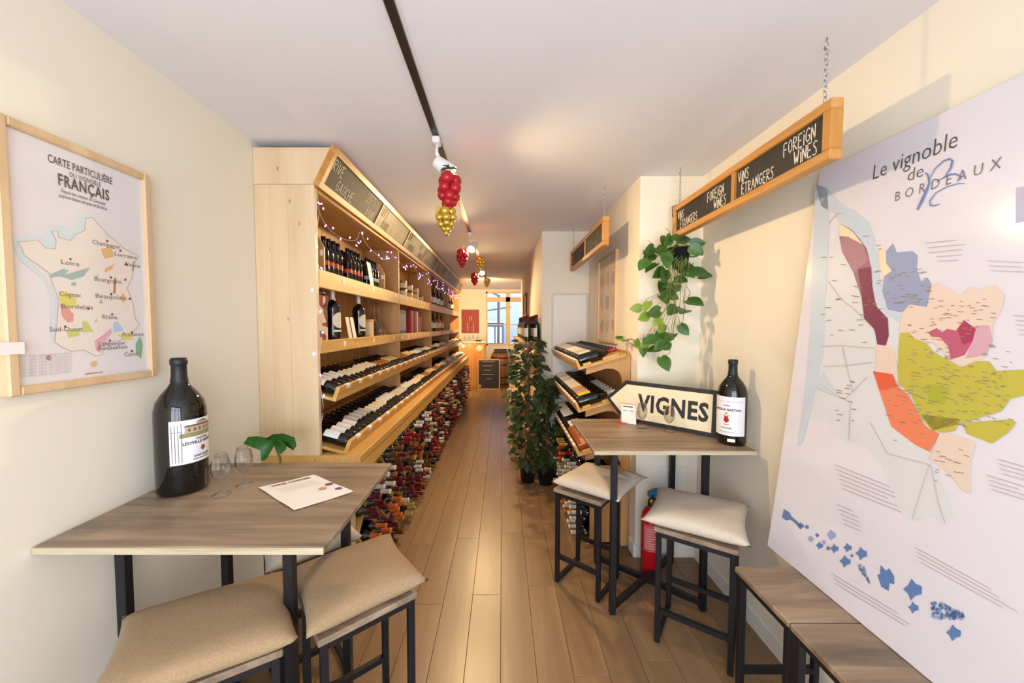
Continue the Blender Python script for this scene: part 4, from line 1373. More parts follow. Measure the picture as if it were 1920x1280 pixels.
poly_px(onR, zB([(530, 330), (600, 340), (680, 350), (660, 390), (620, 395), (580, 390)]), mb, 11, .0018)
poly_px(onR, zB([(690, 365), (720, 360), (860, 350), (876, 360), (850, 395), (790, 435), (700, 400)]), mb, 11, .0018)
poly_px(onR, zB([(560, 225), (640, 240), (620, 300), (570, 290)]), mb, 12, .0022)
poly_px(onR, zB([(380, 90), (440, 90), (460, 180), (430, 200), (380, 180)]), mb, 7, .0016)
poly_px(onR, zB([(370, 180), (440, 190), (460, 235), (500, 270), (530, 330), (560, 380), (605, 400), (570, 465), (520, 440), (435, 375), (400, 270)]), mb, 13, .0018)
poly_px(onR, zB([(372, 180), (440, 192), (455, 235), (395, 248)]), mb, 14, .0022)
poly_px(onR, zB([(605, 400), (640, 395), (735, 430), (715, 500), (715, 610), (690, 605), (640, 540), (570, 490)]), mb, 7, .0016)
# river lines and roads
rnd = random.Random(5)
rpx = [[zA([(100, 450)])[0], zA([(180, 560)])[0], zA([(240, 600)])[0], zA([(360, 720)])[0]], [zA([(60, 820)])[0], zA([(180, 815)])[0], zA([(360, 830)])[0]], [zA([(70, 935)])[0], zA([(200, 930)])[0], zA([(355, 910)])[0]],
       [zB([(200, 240)])[0], zB([(290, 290)])[0], zB([(285, 420)])[0]], [zB([(170, 240)])[0], zB([(270, 280)])[0], zB([(350, 200)])[0]], [zB([(360, 360)])[0], zB([(420, 470)])[0], zB([(570, 510)])[0]], [zB([(570, 510)])[0], zB([(550, 570)])[0], zB([(510, 700)])[0]], [zB([(575, 510)])[0], zB([(600, 640)])[0], zB([(625, 715)])[0]],
       [zA([(100, 120)])[0], zA([(150, 60)])[0], zA([(190, 60)])[0]], [zA([(180, 820)])[0], zA([(220, 1000)])[0], zA([(240, 1080)])[0]]]
for l in rpx:
    for (a, b) in zip(l[:-1], l[1:]):
        d = Vector((b[0] - a[0], b[1] - a[1]))
        nn = Vector((-d.y, d.x)).normalized() * .7
        poly_px(onR, [(a[0] + nn.x, a[1] + nn.y), (b[0] + nn.x, b[1] + nn.y), (b[0] - nn.x, b[1] - nn.y), (a[0] - nn.x, a[1] - nn.y)], mb, 15, .0025)
# village names as short dark dashes, call-outs as grey leaders
def dash(x, y, w, mi=16, sl=-.05):
    poly_px(onR, [(x, y), (x + w, y + sl * w), (x + w, y + sl * w + 1.3), (x, y + 1.3)], mb, mi, .0027)


for (x0, y0, x1, y1, n_) in ((1660, 500, 1740, 570, 40), (1700, 560, 1860, 650, 60), (1690, 650, 1900, 800, 110), (1760, 700, 1880, 790, 40), (1650, 720, 1745, 830, 34), (1745, 830, 1810, 900, 16), (1605, 440, 1655, 620, 16), (1530, 480, 1620, 660, 22), (1560, 700, 1640, 800, 14)):
    for q in range(n_):
        dash(rnd.uniform(x0, x1), rnd.uniform(y0, y1), rnd.uniform(5, 12), 16, -.05 + .0009 * (rnd.uniform(y0, y1) - 500))
for (x, y, wd, n_, sl) in ((1735, 455, 80, 3, -.10), (1755, 480, 55, 2, -.06), (1852, 488, 80, 3, .05), (1900, 590, 40, 5, .12), (1870, 860, 70, 4, .28), (1850, 890, 80, 4, .3), (1565, 870, 110, 6, .40), (1570, 945, 40, 5, .42), (1715, 1025, 190, 4, .55), (1560, 1075, 160, 3, .60)):
    for q in range(n_):
        dash(x + 3 * q, y + q * 9, wd * rnd.uniform(.7, 1), 17, sl)
# blue vine ornament
def blob(x, y, r, mi=18, n_=9, jag=.25):
    poly_px(onR, zC([(x + r * (1 + jag * (-1) ** k_) * math.cos(2 * math.pi * k_ / n_ + .4), y + 1.15 * r * (1 + jag * (-1) ** k_) * math.sin(2 * math.pi * k_ / n_ + .4)) for k_ in range(n_)]), mb, mi, .0014)


poly_px(onR, zC([(118, 135), (160, 160), (175, 190), (215, 225), (250, 260), (240, 285), (200, 240), (165, 215), (140, 222), (105, 200)]), mb, 18, .0014)
for x, y, r in ((245, 262, 20), (290, 270, 14), (368, 332, 13), (386, 410, 22), (450, 430, 14), (498, 432, 26), (596, 425, 26), (700, 470, 36), (578, 528, 34), (628, 485, 11), (1085, 740, 58), (1090, 875, 32), (1392, 1065, 45)):
    blob(x, y, r)
poly_px(onR, zC([(845, 555), (885, 600), (910, 580), (945, 640), (945, 700), (910, 690), (905, 750), (850, 720), (820, 630), (840, 625)]), mb, 18, .0014)
for x, y, r in ((475, 330, 30), (320, 360, 20), (418, 385, 14)):
    blob(x, y, r, 19, 9, .15)
for q in range(42):
    t = rnd.random()
    x = 690 + 70 * t + rnd.uniform(-24, 24) * (1 - t)
    blob(x, 555 + 135 * t, 9, 19, 7, 0)
for q in range(90):
    t = rnd.random()
    blob(1225 + 245 * t, 870 + 70 * t + rnd.uniform(-62, 85) * (1 - t * .75), 12, 19 if q % 2 else 18, 7, 0)
poly_px(onR, [(1906, 352), (1935, 346), (1935, 412), (1904, 418)], mb, 20, .0014)
mb.build('map_print', [mat('p_sea', '#c2cedb', .25), mat('p_land', '#d5d6d9', .25), mat('p_plum', '#9a6a78', .3), mat('p_mauve', '#a87d88', .3), mat('p_sand', '#e6d7b6', .3), mat('p_wine', '#7c3c52', .3), mat('p_slate', '#929cbb', .3),
                       mat('p_beige', '#decabb', .3), mat('p_rose', '#bb5c76', .3), mat('p_pink', '#d0a3b2', .3), mat('p_crimson', '#a83a5a', .3), mat('p_olive', '#bdb44c', .3), mat('p_green', '#a9ad3e', .3), mat('p_coral', '#e2825f', .3), mat('p_red', '#de6444', .3),
                       mat('p_road', '#c9b9b0', .4), mat('p_name', '#93866f', .4), mat('p_text', '#b7aeb2', .4), M_inkb, mat('p_grape', '#98a5cc', .4), mat('p_badge', '#b3b1cb', .4)], ps)
mb = MB()


def rtxt(s, px, py, px2, size, mi=0, bold=0.0, sp=1.0, off=.0018):
    text_mb(mb, s, size, onR(px, py, off), (0, -1, 0), pv, mi, 'LEFT', 0, bold, sp, onR(px, py, off).y - onR(px2, py, off).y)


rtxt('Le vignoble', 1634, 338, 1783, .078, 0, -.0008)
mb.build('title_lettering', mat('poster_black', '#4b4747', .4), ps)
mb = MB()
rtxt('de', 1699, 341, 1727, .060, 0, -.0008)
mb.build('title_lettering', mat('poster_black', '#4b4747', .4), ps)
mb = MB()
rtxt('BORDEAUX', 1676, 378, 1866, .046, 1, -.0004, 1.75)
mb.build('title_lettering', [mat('poster_black', '#4b4747', .4), mat('poster_black2', '#6b6464', .4)], ps)
mb = MB()
sw = [(1841, 308), (1846, 303), (1852, 300)]


def zD(pts):
    return [(1640 + x * 280 / 1493, 200 + y * 240 / 1280) for x, y in pts]


def swash(pts, ws):
    n_ = len(pts)
    A, B = [], []
    for i, p in enumerate(pts):
        a, b = pts[max(0, i - 1)], pts[min(n_ - 1, i + 1)]
        d = Vector((b[0] - a[0], b[1] - a[1])).normalized()
        A.append((p[0] - d.y * ws[i], p[1] + d.x * ws[i]))
        B.append((p[0] + d.y * ws[i], p[1] - d.x * ws[i]))
    for i in range(n_ - 1):
        poly_px(onR, [A[i], A[i + 1], B[i + 1], B[i]], mb, 0, .0030)


swash(zD([(500, 660), (530, 680), (545, 760), (520, 830), (470, 940), (425, 1030)]), [.6, 1.4, 1.6, 2.2, 2.6, 1.4])
swash(zD([(500, 660), (520, 665), (545, 730), (600, 620), (690, 540), (750, 520), (775, 540), (760, 610), (700, 700), (620, 750), (720, 690), (800, 670), (850, 690), (855, 730)]), [.6, .8, .8, .9, 1.1, 1.8, 2, 1.6, .8, .6, .8, 1.4, 2, 1.8])
swash(zD([(910, 770), (840, 765), (720, 800), (610, 860), (550, 940), (555, 985), (600, 990), (650, 970)]), [.4, .8, .8, .8, 1.2, 1.6, 1.2, .4])
mb.build('swash_initial', M_inkb, ps)

# ------------------------------------------------------------------ hanging chalk signs
def hang_sign(label, x, y0, y1, zb0, zt0, words, cm, split, board_mat, xs=.72):
    """frame in the plane x = const (faces -x); y0 near end, y1 far end"""
    t = thing('hanging_sign', label, 'sign', (x, (y0 + y1) / 2, zb0))
    f = .036
    X0, X1 = x - .045, x
    MB().box((X0, y0, zt0 - f), (X1, y1, zt0), bev=.003).build('frame_bar', M_frame, t)
    MB().box((X0, y0, zb0), (X1, y1, zb0 + f), bev=.003).build('frame_bar', M_frame, t)
    MB().box((X0, y0, zb0 + f), (X1, y0 + f, zt0 - f), bev=.003).build('frame_bar', M_frameZ, t)
    MB().box((X0, y1 - f, zb0 + f), (X1, y1, zt0 - f), bev=.003).build('frame_bar', M_frameZ, t)
    MB().box((X0 + .002, split - .012, zb0 + f), (X1, split + .012, zt0 - f)).build('frame_divider', M_frameZ, t)
    for a, b in ((split + .012, y1 - f), (y0 + f, split - .012)):
        bd = MB().box((X0 + .014, a, zb0 + f), (X1 - .012, b, zt0 - f)).build('slate', board_mat, t)
        mb = MB()
        H = zt0 - zb0 - 2 * f
        ln = b - a
        for (s, u, v, sc) in words:
            chalk_mb(MBw := MB(), s, H * sc, (X0 + .0128, b - u * ln, zb0 + f + v * H), (0, -1, 0), (0, 0, 1), 0, .0046, xs)
            MBw.build('word', cm, bd)
    for y in (y0 + .055, y1 - .055):
        mb = MB()
        top = CE - .002
        z = zt0 + .012
        k_ = 0
        while z < top - .03:
            o2 = 0 if k_ % 2 else math.pi / 2
            mb.tube([(x - .022 + .006 * math.cos(a) * math.cos(o2), y + .006 * math.cos(a) * math.sin(o2), z + .010 + .011 * math.sin(a)) for a in [2 * math.pi * i / 10 for i in range(10)]], .0016, 5, 0, True)
            z += .0185
            k_ += 1
        mb.tube([(x - .022, y, zt0), (x - .022, y, zt0 + .012)], .003, 6)
        mb.tube([(x - .022, y, top), (x - .022, y, top - .02), (x - .022, y + .012, top - .03), (x - .022, y + .004, top - .042), (x - .022, y - .008, top - .036)], .0024, 6)
        mb.build('chain', M_steel, t)
    return t


W1 = [('VINS', .03, .54, .36), ('ÉTRANGERS', .085, .08, .36), ('FOREIGN', .61, .53, .38), ('WINES', .72, .08, .38)]
hang_sign('hanging chalk sign reading VINS ÉTRANGERS FOREIGN WINES beside the poster', 1.172, 1.312, 2.51, 2.225, 2.432, W1, M_chalk, 1.862, M_slate)
W2 = [('VIN', .10, .58, .26), ('ROUGE', .10, .15, .26), ('ET', .68, .60, .26), ('AUTRES', .52, .15, .26)]
hang_sign('smaller hanging chalk sign in the recess over the tray rack', .770, 2.72, 4.02, 2.228, 2.436, W2, M_chalk2, 3.34, M_slate)

# ------------------------------------------------------------------ track lighting and bauble bunches
TX = -.352
trk = thing('ceiling_track', 'dark track rail running along the white ceiling', 'light track', (TX, 4, CE))
MB().box((TX - .016, -1.2, CE - .020), (TX + .016, 8.4, CE - .001)).build('rail', mat('rail_black', '#2a2422', .35), trk)
MB().box((TX - .022, -1.2, CE - .012), (TX - .0165, 8.4, CE - .001)).box((TX + .0165, -1.2, CE - .012), (TX + .022, 8.4, CE - .001)).build('rail_edge', M_lampw, trk)


def lamp(y, aim, power, label, spot=120):
    t = thing('track_lamp', label, 'lamp', (TX, y, CE))
    MB().box((TX - .02, y - .035, CE - .055), (TX + .02, y + .035, CE - .0205), bev=.006).build('adapter', M_lampw, t)
    MB().tube([(TX, y, CE - .054), (TX, y + .005, CE - .10), (TX + .035, y + .02, CE - .15)], .010, 10).build('stem', M_lampw, t)
    c = Vector((TX + .035, y + .02, CE - .165))
    d = (Vector(aim) - c).normalized()
    q = d.to_track_quat('Z', 'Y').to_matrix().to_4x4()
    M4 = Matrix.Translation(c) @ q
    MB().lathe([(.001, -.055), (.030, -.055), (.034, -.05), (.044, .03), (.046, .055), (.041, .055), (.038, .03), (.001, .025)], 24, 0, M4).build('head', M_lampw, t)
    mb = MB()
    for k_ in range(3):
        zz = -.03 + k_ * .014
        mb.lathe([(.0352 + k_ * .0017, zz), (.0352 + k_ * .0017, zz + .004)], 14, 0, M4, R(200), R(330))
    mb.build('vent_slot', M_ink, t)
    MB().lathe([(.001, .048), (.024, .046), (.034, .038), (.036, .03)], 20, 0, M4).build('bulb', M_bulb, t)
    ld = bpy.data.lights.new('track_lamp_light', 'SPOT')
    ld.energy = power
    ld.color = (1.0, .72, .38)
    ld.spot_size = R(spot)
    ld.spot_blend = 1.0
    ld.shadow_soft_size = .04
    lo = bpy.data.objects.new('track_lamp_light', ld)
    COL.objects.link(lo)
    lo.parent = t
    lo.matrix_parent_inverse = wm(t).inverted()
    lo.location = c + d * .062
    lo.rotation_euler = (-d).to_track_quat('Z', 'Y').to_euler()
    return t


lamp(2.04, (1.2, 2.2, 1.35), 60, 'white track lamp nearest the camera above the first red baubles', 150)
lamp(4.08, (-.95, 2.9, 1.3), 125, 'white track lamp second along the rail', 150)
lamp(5.9, (-.3, 4.3, .7), 110, 'white track lamp third along the rail', 150)
lamp(7.7, (-.4, 9.7, 1.5), 150, 'white track lamp farthest along the rail', 150)


def bunch(name, label, c, rows, r0, m, lean=0.0, group=None):
    """a grape-like bunch of baubles narrowing downwards"""
    t = thing(name, label, 'baubles', c, 0, group)
    z = 0
    i = 0
    for (cnt, ring, r) in rows:
        for k_ in range(cnt):
            a = 2 * math.pi * k_ / cnt + i * .7 + .4
            mb = MB().sphere((ring * math.cos(a), ring * math.sin(a), z - r + random.uniform(-.006, .006)), r * random.uniform(.94, 1.06), 12)
            b = mb.build('bauble', m, t, False)
            MB().lathe([(.004, 0), (.004, .006), (.001, .007)], 8, 0, Matrix.Translation((ring * math.cos(a), ring * math.sin(a), z - .001))).build('cap', M_bgold, b, False)
        z -= r * 1.35
        i += 1
    return t


ROWS_R = [(3, .034, .034), (4, .039, .031), (4, .032, .028), (3, .019, .025), (1, 0, .022)]
ROWS_G = [(3, .026, .026), (5, .036, .023), (4, .026, .021), (2, .013, .018), (1, 0, .015)]
b1 = bunch('bauble_bunch', 'bunch of red baubles hanging from the nearest track lamp', (-.285, 2.02, 2.452), ROWS_R, .03, M_bred)
mb = MB()
for k_ in range(26):
    a = k_ * 2.4
    p = Vector((.045 * math.cos(a), .045 * math.sin(a), .02 + .012 * math.sin(k_)))
    mb.tube([(.0, 0, .03), tuple(p * .6 + Vector((0, 0, .02))), tuple(p)], [.003, .003, .001], 4)
mb.build('fir_sprig', mat('fir_green', '#3c5538', .7), b1, False)
MB().tube([(0, 0, -.005), (-.03, .02, .06), (-.065, .025, .10)], .0015, 4).build('cord', M_wire, b1, False)
b2 = bunch('bauble_bunch', 'bunch of gold baubles hanging just below the nearest red bunch', (-.300, 2.02, 2.282), ROWS_G, .02, M_bgold)
MB().tube([(0, 0, -.01), (.01, 0, .04)], .0015, 4).build('cord', M_wire, b2, False)
MB().prism([(-.052, 0, .0), (-.036, 0, .005), (-.045, 0, -.05), (-.062, 0, -.04)], (0, .003, 0)).build('gold_bow', M_bgold, b2, False)
for y, lr, lg in ((4.08, 'second red bauble bunch along the track', 'gold bauble bunch beside the second red bunch'), (5.9, 'farther red bauble bunch along the track', 'gold bauble bunch beside the farther red bunch')):
    b = bunch('bauble_bunch', lr, (-.43, y - .05, 2.47), ROWS_R, .03, M_bred)
    MB().tube([(0, 0, -.005), (.07, .02, .18)], .0015, 4).build('cord', M_wire, b, False)
    b = bunch('bauble_bunch', lg, (-.245, y + .10, 2.41), ROWS_G, .02, M_bgold)
    MB().tube([(0, 0, -.005), (-.09, -.03, .24)], .0015, 4).build('cord', M_wire, b, False)

# ------------------------------------------------------------------ plants
def leaf_mesh(name, L_, W_, m, heart=.25, fold=.18, droop=.15, n=7, lobes=0):
    vs, fs = [], []
    for i in range(n + 1):
        t = i / n
        w = W_ / 2 * math.sin(math.pi * min(1, t * .92 + .10)) ** .75 * (1.12 - .35 * t)
        if lobes:
            w *= 1 - .30 * abs(math.sin(t * math.pi * lobes))
        if i == n:
            w = .0005
        back = heart * W_ * .5 * (1 - t) ** 3
        zc = -droop * L_ * t * t
        for sx in (-1, -.5, 0, .5, 1):
            vs.append((t * L_ - back * abs(sx), sx * w, zc + fold * abs(sx) * w))
    for i in range(n):
        for j in range(4):
            fs.append((i * 5 + j, i * 5 + j + 1, i * 5 + j + 6, i * 5 + j + 5))
    k_ = len(vs)
    return MB().add(vs, fs, 0, True).mesh(name, m)


def orient(d, upv=(0, 0, 1), roll=0.0):
    x = Vector(d).normalized()
    y = Vector(upv).cross(x)
    if y.length < .05:
        y = Vector((0, 1, 0)).cross(x)
    y.normalize()
    z = x.cross(y)
    return Matrix((x, y, z)).transposed().to_4x4() @ Matrix.Rotation(roll, 4, 'X')


po = thing('pothos_plant', 'trailing green pothos in a black pot hanging from the end of the chalk sign', 'plant', (1.155, 2.47, 2.02))
C = Vector((1.15, 2.44, 2.02))
MB().lathe([(.001, 0), (.045, 0), (.062, .125), (.066, .125), (.066, .132), (.058, .132), (.052, .11), (.001, .108)], 20, 0, Matrix.Translation(C)).build('pot', M_pot, po)
MB().lathe([(.056, .109), (.001, .116)], 14, 0, Matrix.Translation(C)).build('soil', M_soil, po)
mb = MB()
hk = Vector((1.148, 2.475, 2.44))
for a in (0.4, 2.5, 4.6):
    mb.tube([C + Vector((.063 * math.cos(a), .063 * math.sin(a), .13)), hk], .0016, 5)
mb.tube([hk, (1.11, 2.478, 2.425), (1.115, 2.478, 2.36)], .003, 5)
mb.build('hanger_cord', M_black, po)
rnd = random.Random(21)
lmeshes = [leaf_mesh('leaf', .098, .080, M_leaf), leaf_mesh('leaf', .082, .066, M_leaf, fold=.25), leaf_mesh('leaf', .068, .056, M_leafL)]


def add_leaf(parent, me, p, d, roll=0.0, sc=1.0, upv=(0, 0, 1)):
    l = link('leaf', me, parent)
    l.matrix_parent_inverse = wm(parent).inverted()
    l.matrix_basis = Matrix.Translation(p) @ orient(d, upv, roll) @ Matrix.Scale(sc, 4)
    return l


vines = MB()
# leaf spots read off the photograph as (px, py) with the plant's own depth spread
spots = [(1222, 472), (1248, 452), (1240, 470), (1262, 468), (1250, 486), (1283, 450), (1305, 468), (1298, 480), (1285, 505), (1308, 510), (1234, 512), (1222, 500), (1218, 480), (1240, 540), (1255, 536), (1268, 540), (1262, 555), (1300, 565), (1282, 582), (1262, 580), (1212, 575), (1206, 595), (1190, 578), (1230, 605), (1240, 617), (1285, 618), (1258, 632), (1248, 645), (1225, 655), (1210, 645), (1192, 645), (1246, 680), (1228, 585), (1275, 525), (1245, 560)]
spots += [(x + rnd.uniform(-16, 16), y + rnd.uniform(-14, 14)) for x, y in spots[:16] + spots[25:31]]
for i, (px, py) in enumerate(spots):
    y = 2.44 + rnd.uniform(-.08, .06)
    p = hit(px, py, (0, y, 0), (0, 1, 0))
    side = p.x - C.x
    d = Vector((side * 4 + rnd.uniform(-.7, .7), -.5 + rnd.uniform(-.45, .45), -.6 + rnd.uniform(-.4, .75)))
    me = lmeshes[0] if i in (0, 6, 8, 9, 17, 18, 3) else lmeshes[2] if i in (20, 21, 22, 23, 24, 30, 29) else lmeshes[1]
    dn = d.normalized()
    st = p - dn * .045
    add_leaf(po, me, st, d, rnd.uniform(-.8, .8), rnd.uniform(1.0, 1.4), (rnd.uniform(-.4, .4), -1, .5))
    top = C + Vector((rnd.uniform(-.045, .045), rnd.uniform(-.045, .045), .12))
    if i >= 35:
        vines.tube([st, st + Vector((rnd.uniform(-.015, .015), .03, .035)), st + Vector((rnd.uniform(-.02, .02), .05, .06))], .0016, 5)
    elif p.z < 2.0:
        ax = C.x + (p.x - C.x) * .35
        vines.tube([top, (ax, C.y - .07, 2.03), (ax + rnd.uniform(-.01, .01), C.y - .05, (2.0 + p.z) / 2), (p.x * .6 + ax * .4, y, p.z + .06), st], .0017, 5)
    else:
        vines.tube([top, (top + st) / 2 + Vector((0, 0, .03)), st], .002, 5)
# runner that creeps over the rack on the left
run = [hit(px, py, (0, yy, 0), (0, 1, 0)) for px, py, yy in ((1246, 655, 2.44), (1222, 658, 2.52), (1198, 655, 2.60), (1178, 640, 2.72), (1160, 637, 2.78))]
vines.tube(run, .0021, 5)
vines.build('vines', M_stem, po)
for i, p in enumerate(run[2:]):
    for k_ in range(3):
        add_leaf(po, lmeshes[2], p + Vector((rnd.uniform(-.03, .03), rnd.uniform(-.03, .03), .012)), (rnd.uniform(-1, .6), rnd.uniform(-1, .2), rnd.uniform(-.1, .4)), rnd.uniform(-.4, .4), 1.0, (0, -.4, 1))

ivm = [leaf_mesh('leaf', .085, .080, M_leafD, heart=.3, fold=.2, lobes=2.5), leaf_mesh('leaf', .068, .062, M_leafD, heart=.3, fold=.3, lobes=2.5)]


def climber(label, x, y, h, n_leaf, spread, seed):
    rnd = random.Random(seed)
    t = thing('potted_climber', label, 'plant', (x, y, 0))
    MB().lathe([(.001, .001), (.070, .001), (.084, .15), (.088, .15), (.088, .16), (.080, .16), (.074, .14), (.001, .14)], 22, 0, Matrix.Translation((x, y, 0))).build('pot', M_pot, t)
    MB().lathe([(.075, .141), (.001, .148)], 16, 0, Matrix.Translation((x, y, 0))).build('soil', M_soil, t)
    MB().tube([(x, y, .14), (x + .01, y, h)], .011, 7).build('stake', M_twig, t)
    mb = MB()
    for k_ in range(4):
        ph = k_ * 1.6
        pts = [(x + .03 * math.cos(ph + z * 7), y + .03 * math.sin(ph + z * 7), z) for z in [.14 + (h - .1) * i / 12 for i in range(13)]]
        mb.tube(pts, .004, 5)
    mb.build('stems', M_twig, t)
    for i in range(n_leaf):
        f = (i + .5) / n_leaf
        z = .16 + (h - .10) * f ** .9
        a = rnd.uniform(0, 6.283)
        rr = spread * (.35 + .65 * math.sqrt(rnd.random())) * (1.12 - .45 * abs(f - .45) * 1.6)
        p = Vector((x + rr * math.cos(a), y + rr * math.sin(a), z + rnd.uniform(-.04, .04)))
        if p.x > .27:
            p.y = min(p.y, 3.96)
        p.x = min(p.x, .56)
        d = Vector((math.cos(a), math.sin(a) - .35, rnd.uniform(-.9, .15)))
        if p.y > 3.85 and p.x > .2:
            d.y = -abs(d.y)
        add_leaf(t, ivm[i % 2], p, d, rnd.uniform(-.6, .6), rnd.uniform(1.0, 1.5), (0, -.35, 1))
    return t


climber('tall dark leafy climber in a black pot, left of the pair in the aisle', .268, 3.90, 1.44, 240, .175, 4)
climber('shorter dark climber in a black pot, right of the pair by the rack', .452, 3.84, 1.02, 150, .12, 9)

mo = thing('monstera_plant', 'big split monstera leaf rising behind the left table', 'plant', (-1.20, 1.955, 0))
MB().lathe([(.001, .001), (.075, .001), (.095, .17), (.099, .17), (.099, .18), (.09, .18), (.085, .16), (.001, .16)], 20, 0, Matrix.Translation((-1.24, 1.955, 0))).build('pot', M_pot, mo)
MB().tube([(-1.24, 1.955, .16), (-1.20, 1.95, .6), (-1.165, 1.93, .95), (-1.185, 1.90, 1.075)], .006, 7).build('stem', M_stem, mo)
outl = [(0, 0), (.045, .03), (.10, .035), (.155, .012), (.165, -.03), (.150, -.055), (.118, -.018), (.112, -.050), (.085, -.075), (.062, -.055), (.055, -.02), (.038, -.055), (.012, -.105), (-.012, -.11), (-.018, -.055), (-.06, -.04), (-.105, -.02), (-.08, .015), (-.035, .02)]
mb = MB()
B0 = Vector((-1.20, 1.90, 1.075))
ctr = B0 + Vector((.03, 0, -.01))
vs = [ctr] + [B0 + Vector((u * 1.0, -.04 - .10 * abs(v) - .02 * abs(u), v * .95)) for u, v in outl]
mb.add(vs, [(0, i, i % len(outl) + 1) for i in range(1, len(outl) + 1)], 0, True)
mb.build('leaf', M_leafM, mo)

# ------------------------------------------------------------------ tray rack in the right recess
RX = .575                                       # front of the trays
RY0, RY1 = 2.73, 4.06
rk = thing('tray_rack', 'pine rack of three sloped bottle trays in the right recess', 'rack', (.75, 3.4, 0))
for y in (RY0, RY1 - .026):
    # side board: slim post along the wall with brackets reaching out to each tray
    mb = MB()
    out = [(.940, 0.0), (.885, 0.0)]
    for tz in (.703, 1.030, 1.345):
        out += [(.885, tz - .125), (.878, tz - .075), (.855, tz - .035), (.815, tz - .012), (.765, tz - .010), (.615, tz - .055), (.615, tz - .008), (.885, tz + .076)]
    out = out[:-1] + [(.940, 1.440)]
    mb.prism([(x, y, z) for x, z in out], (0, .026, 0))
    mb.build('side_board', M_pineZ2, rk)
MB().box((.925, RY0 + .027, .02), (.941, RY1 - .027, 1.46)).build('back_panel', M_pineZ2, rk)
TR = R(17)
s, c = math.sin(TR), math.cos(TR)
for ti, tz in enumerate((1.345, 1.030, .703)):
    def tq(d, n_, y):
        return (RX + c * d - s * n_, y, tz + s * d + c * n_)
    ya, yb = RY0 - .012, RY1
    tr = MB().prism([tq(0, 0, ya), tq(.34, 0, ya), tq(.34, -.016, ya), tq(0, -.016, ya)], (0, yb - ya, 0)).build('tray', M_pineY, rk)
    lp = MB().prism([tq(0, -.016, ya), tq(-.020, -.016, ya), tq(-.026, .060, ya), tq(-.008, .060, ya)], (0, yb - ya, 0)).build('tray_lip', M_pineY, rk)
    for q in range(12):
        yy = ya + .04 + q * .107
        MB().prism([tq(-.0085, .0605, yy), tq(-.0275, .0605, yy), tq(-.0268, .040, yy), tq(-.0258, .040, yy), tq(-.0262, .0618, yy), tq(-.0085, .0618, yy)], (0, .06, 0)).build('price_tag', M_paper, lp)
    for a, b in ((.02, .08), (.17, .29)):
        MB().prism([tq(a, .001, ya + .001), tq(b, .001, ya + .001), tq(b, .020, ya + .001), tq(a, .020, ya + .001)], (0, .010, 0)).build('tray_stop', M_pineX, rk)
    n_ = 15
    seq = [['white', 'cream', 'grey', 'grey', 'cream', 'cream', 'white', 'white', 'cream', 'grey', 'cream', 'white', 'cream', 'cream', 'white'],
           [None, 'lime', 'orange', 'blue', 'orange', 'cream', 'cream', 'cream', 'white', 'cream', 'grey', 'white', 'cream', 'cream', 'white'],
           ['orange', 'kraft', 'kraft', 'kraft', 'kraft', 'white', 'white', None, None, 'white', 'white', 'white', 'cream', 'cream', 'white']][ti]
    for q in range(n_):
        yy = RY0 + .065 + (RY1 - RY0 - .13) * q / (n_ - 1)
        lb = seq[q]
        gl = M_amber if (ti == 2 and 0 <= q < 5) else M_glassb
        cp = 'red' if (ti == 0 and q == 0) else 'silver' if (ti == 1 and q < 7) else 'black'
        pr = bottle_parts('brg', gl, M_lab[lb] if (lb and not (ti == 0 and q == 0)) else None, M_cap[cp], r=.0415, lz=(.10, .42), n=16)
        put_bottle(lying(tq(.002, .042, yy), TR, 1), pr,
                   'bottle with red capsule lying nearest on the top tray of the right rack' if ti == 0 and q == 0 else
                   'bottle with %s label, %s from the near end of the right rack\'s %s tray' % (lb or 'no', ORD[q], ('top', 'middle', 'bottom')[ti]), 'bottles on the %s rack tray' % ('top', 'middle', 'bottom')[ti])
# bins under the trays
for i in range(5):
    ya = RY0 + .03 + i * .32
    MB().box((.66, ya - .008 if i else ya, 0), (.92, ya + .010, .60)).build('bin_upright', M_pineZ2, rk)
MB().box((.64, RY0 + .03, 0.0), (.92, RY1 - .03, .012)).build('bin_floor', M_pineY, rk)
rcap = ['white', 'white', 'black', 'red', 'orange', 'white', 'amber', 'gold', 'black', 'silver', 'green']
for q in range(15):
    for rr_ in range(7):
        y = RY0 + .075 + q * .0825 + (.0 if rr_ % 2 else .02)
        if abs(((y - RY0 - .03) % .32) - .0) < .050 or abs(((y - RY0 - .03) % .32) - .32) < .050 or y > RY1 - .07:
            continue
        z = .052 + rr_ * .079
        cp = rcap[(rr_ // 2 * 3 + q // 4 * 4 + (q + rr_) % 2) % len(rcap)]
        if q < 3 and rr_ < 4:
            cp = 'white'
        if q < 3 and rr_ > 4:
            cp = 'silver'
        C = (.835 + random.uniform(-.01, .01), y, z)
        put_bottle(frame_mat(C, (0, 0, 1), (0, 1, 0), (-1, 0, 0)), bottle_parts('bdx', M_glassb if cp != 'green' else M_glassg, None, M_cap[cp], n=12),
                   '%s-capped bottle, %s from the near side, %s row up under the right rack' % (cp, ORD[q], ORD[rr_]), 'bottles under the right rack')

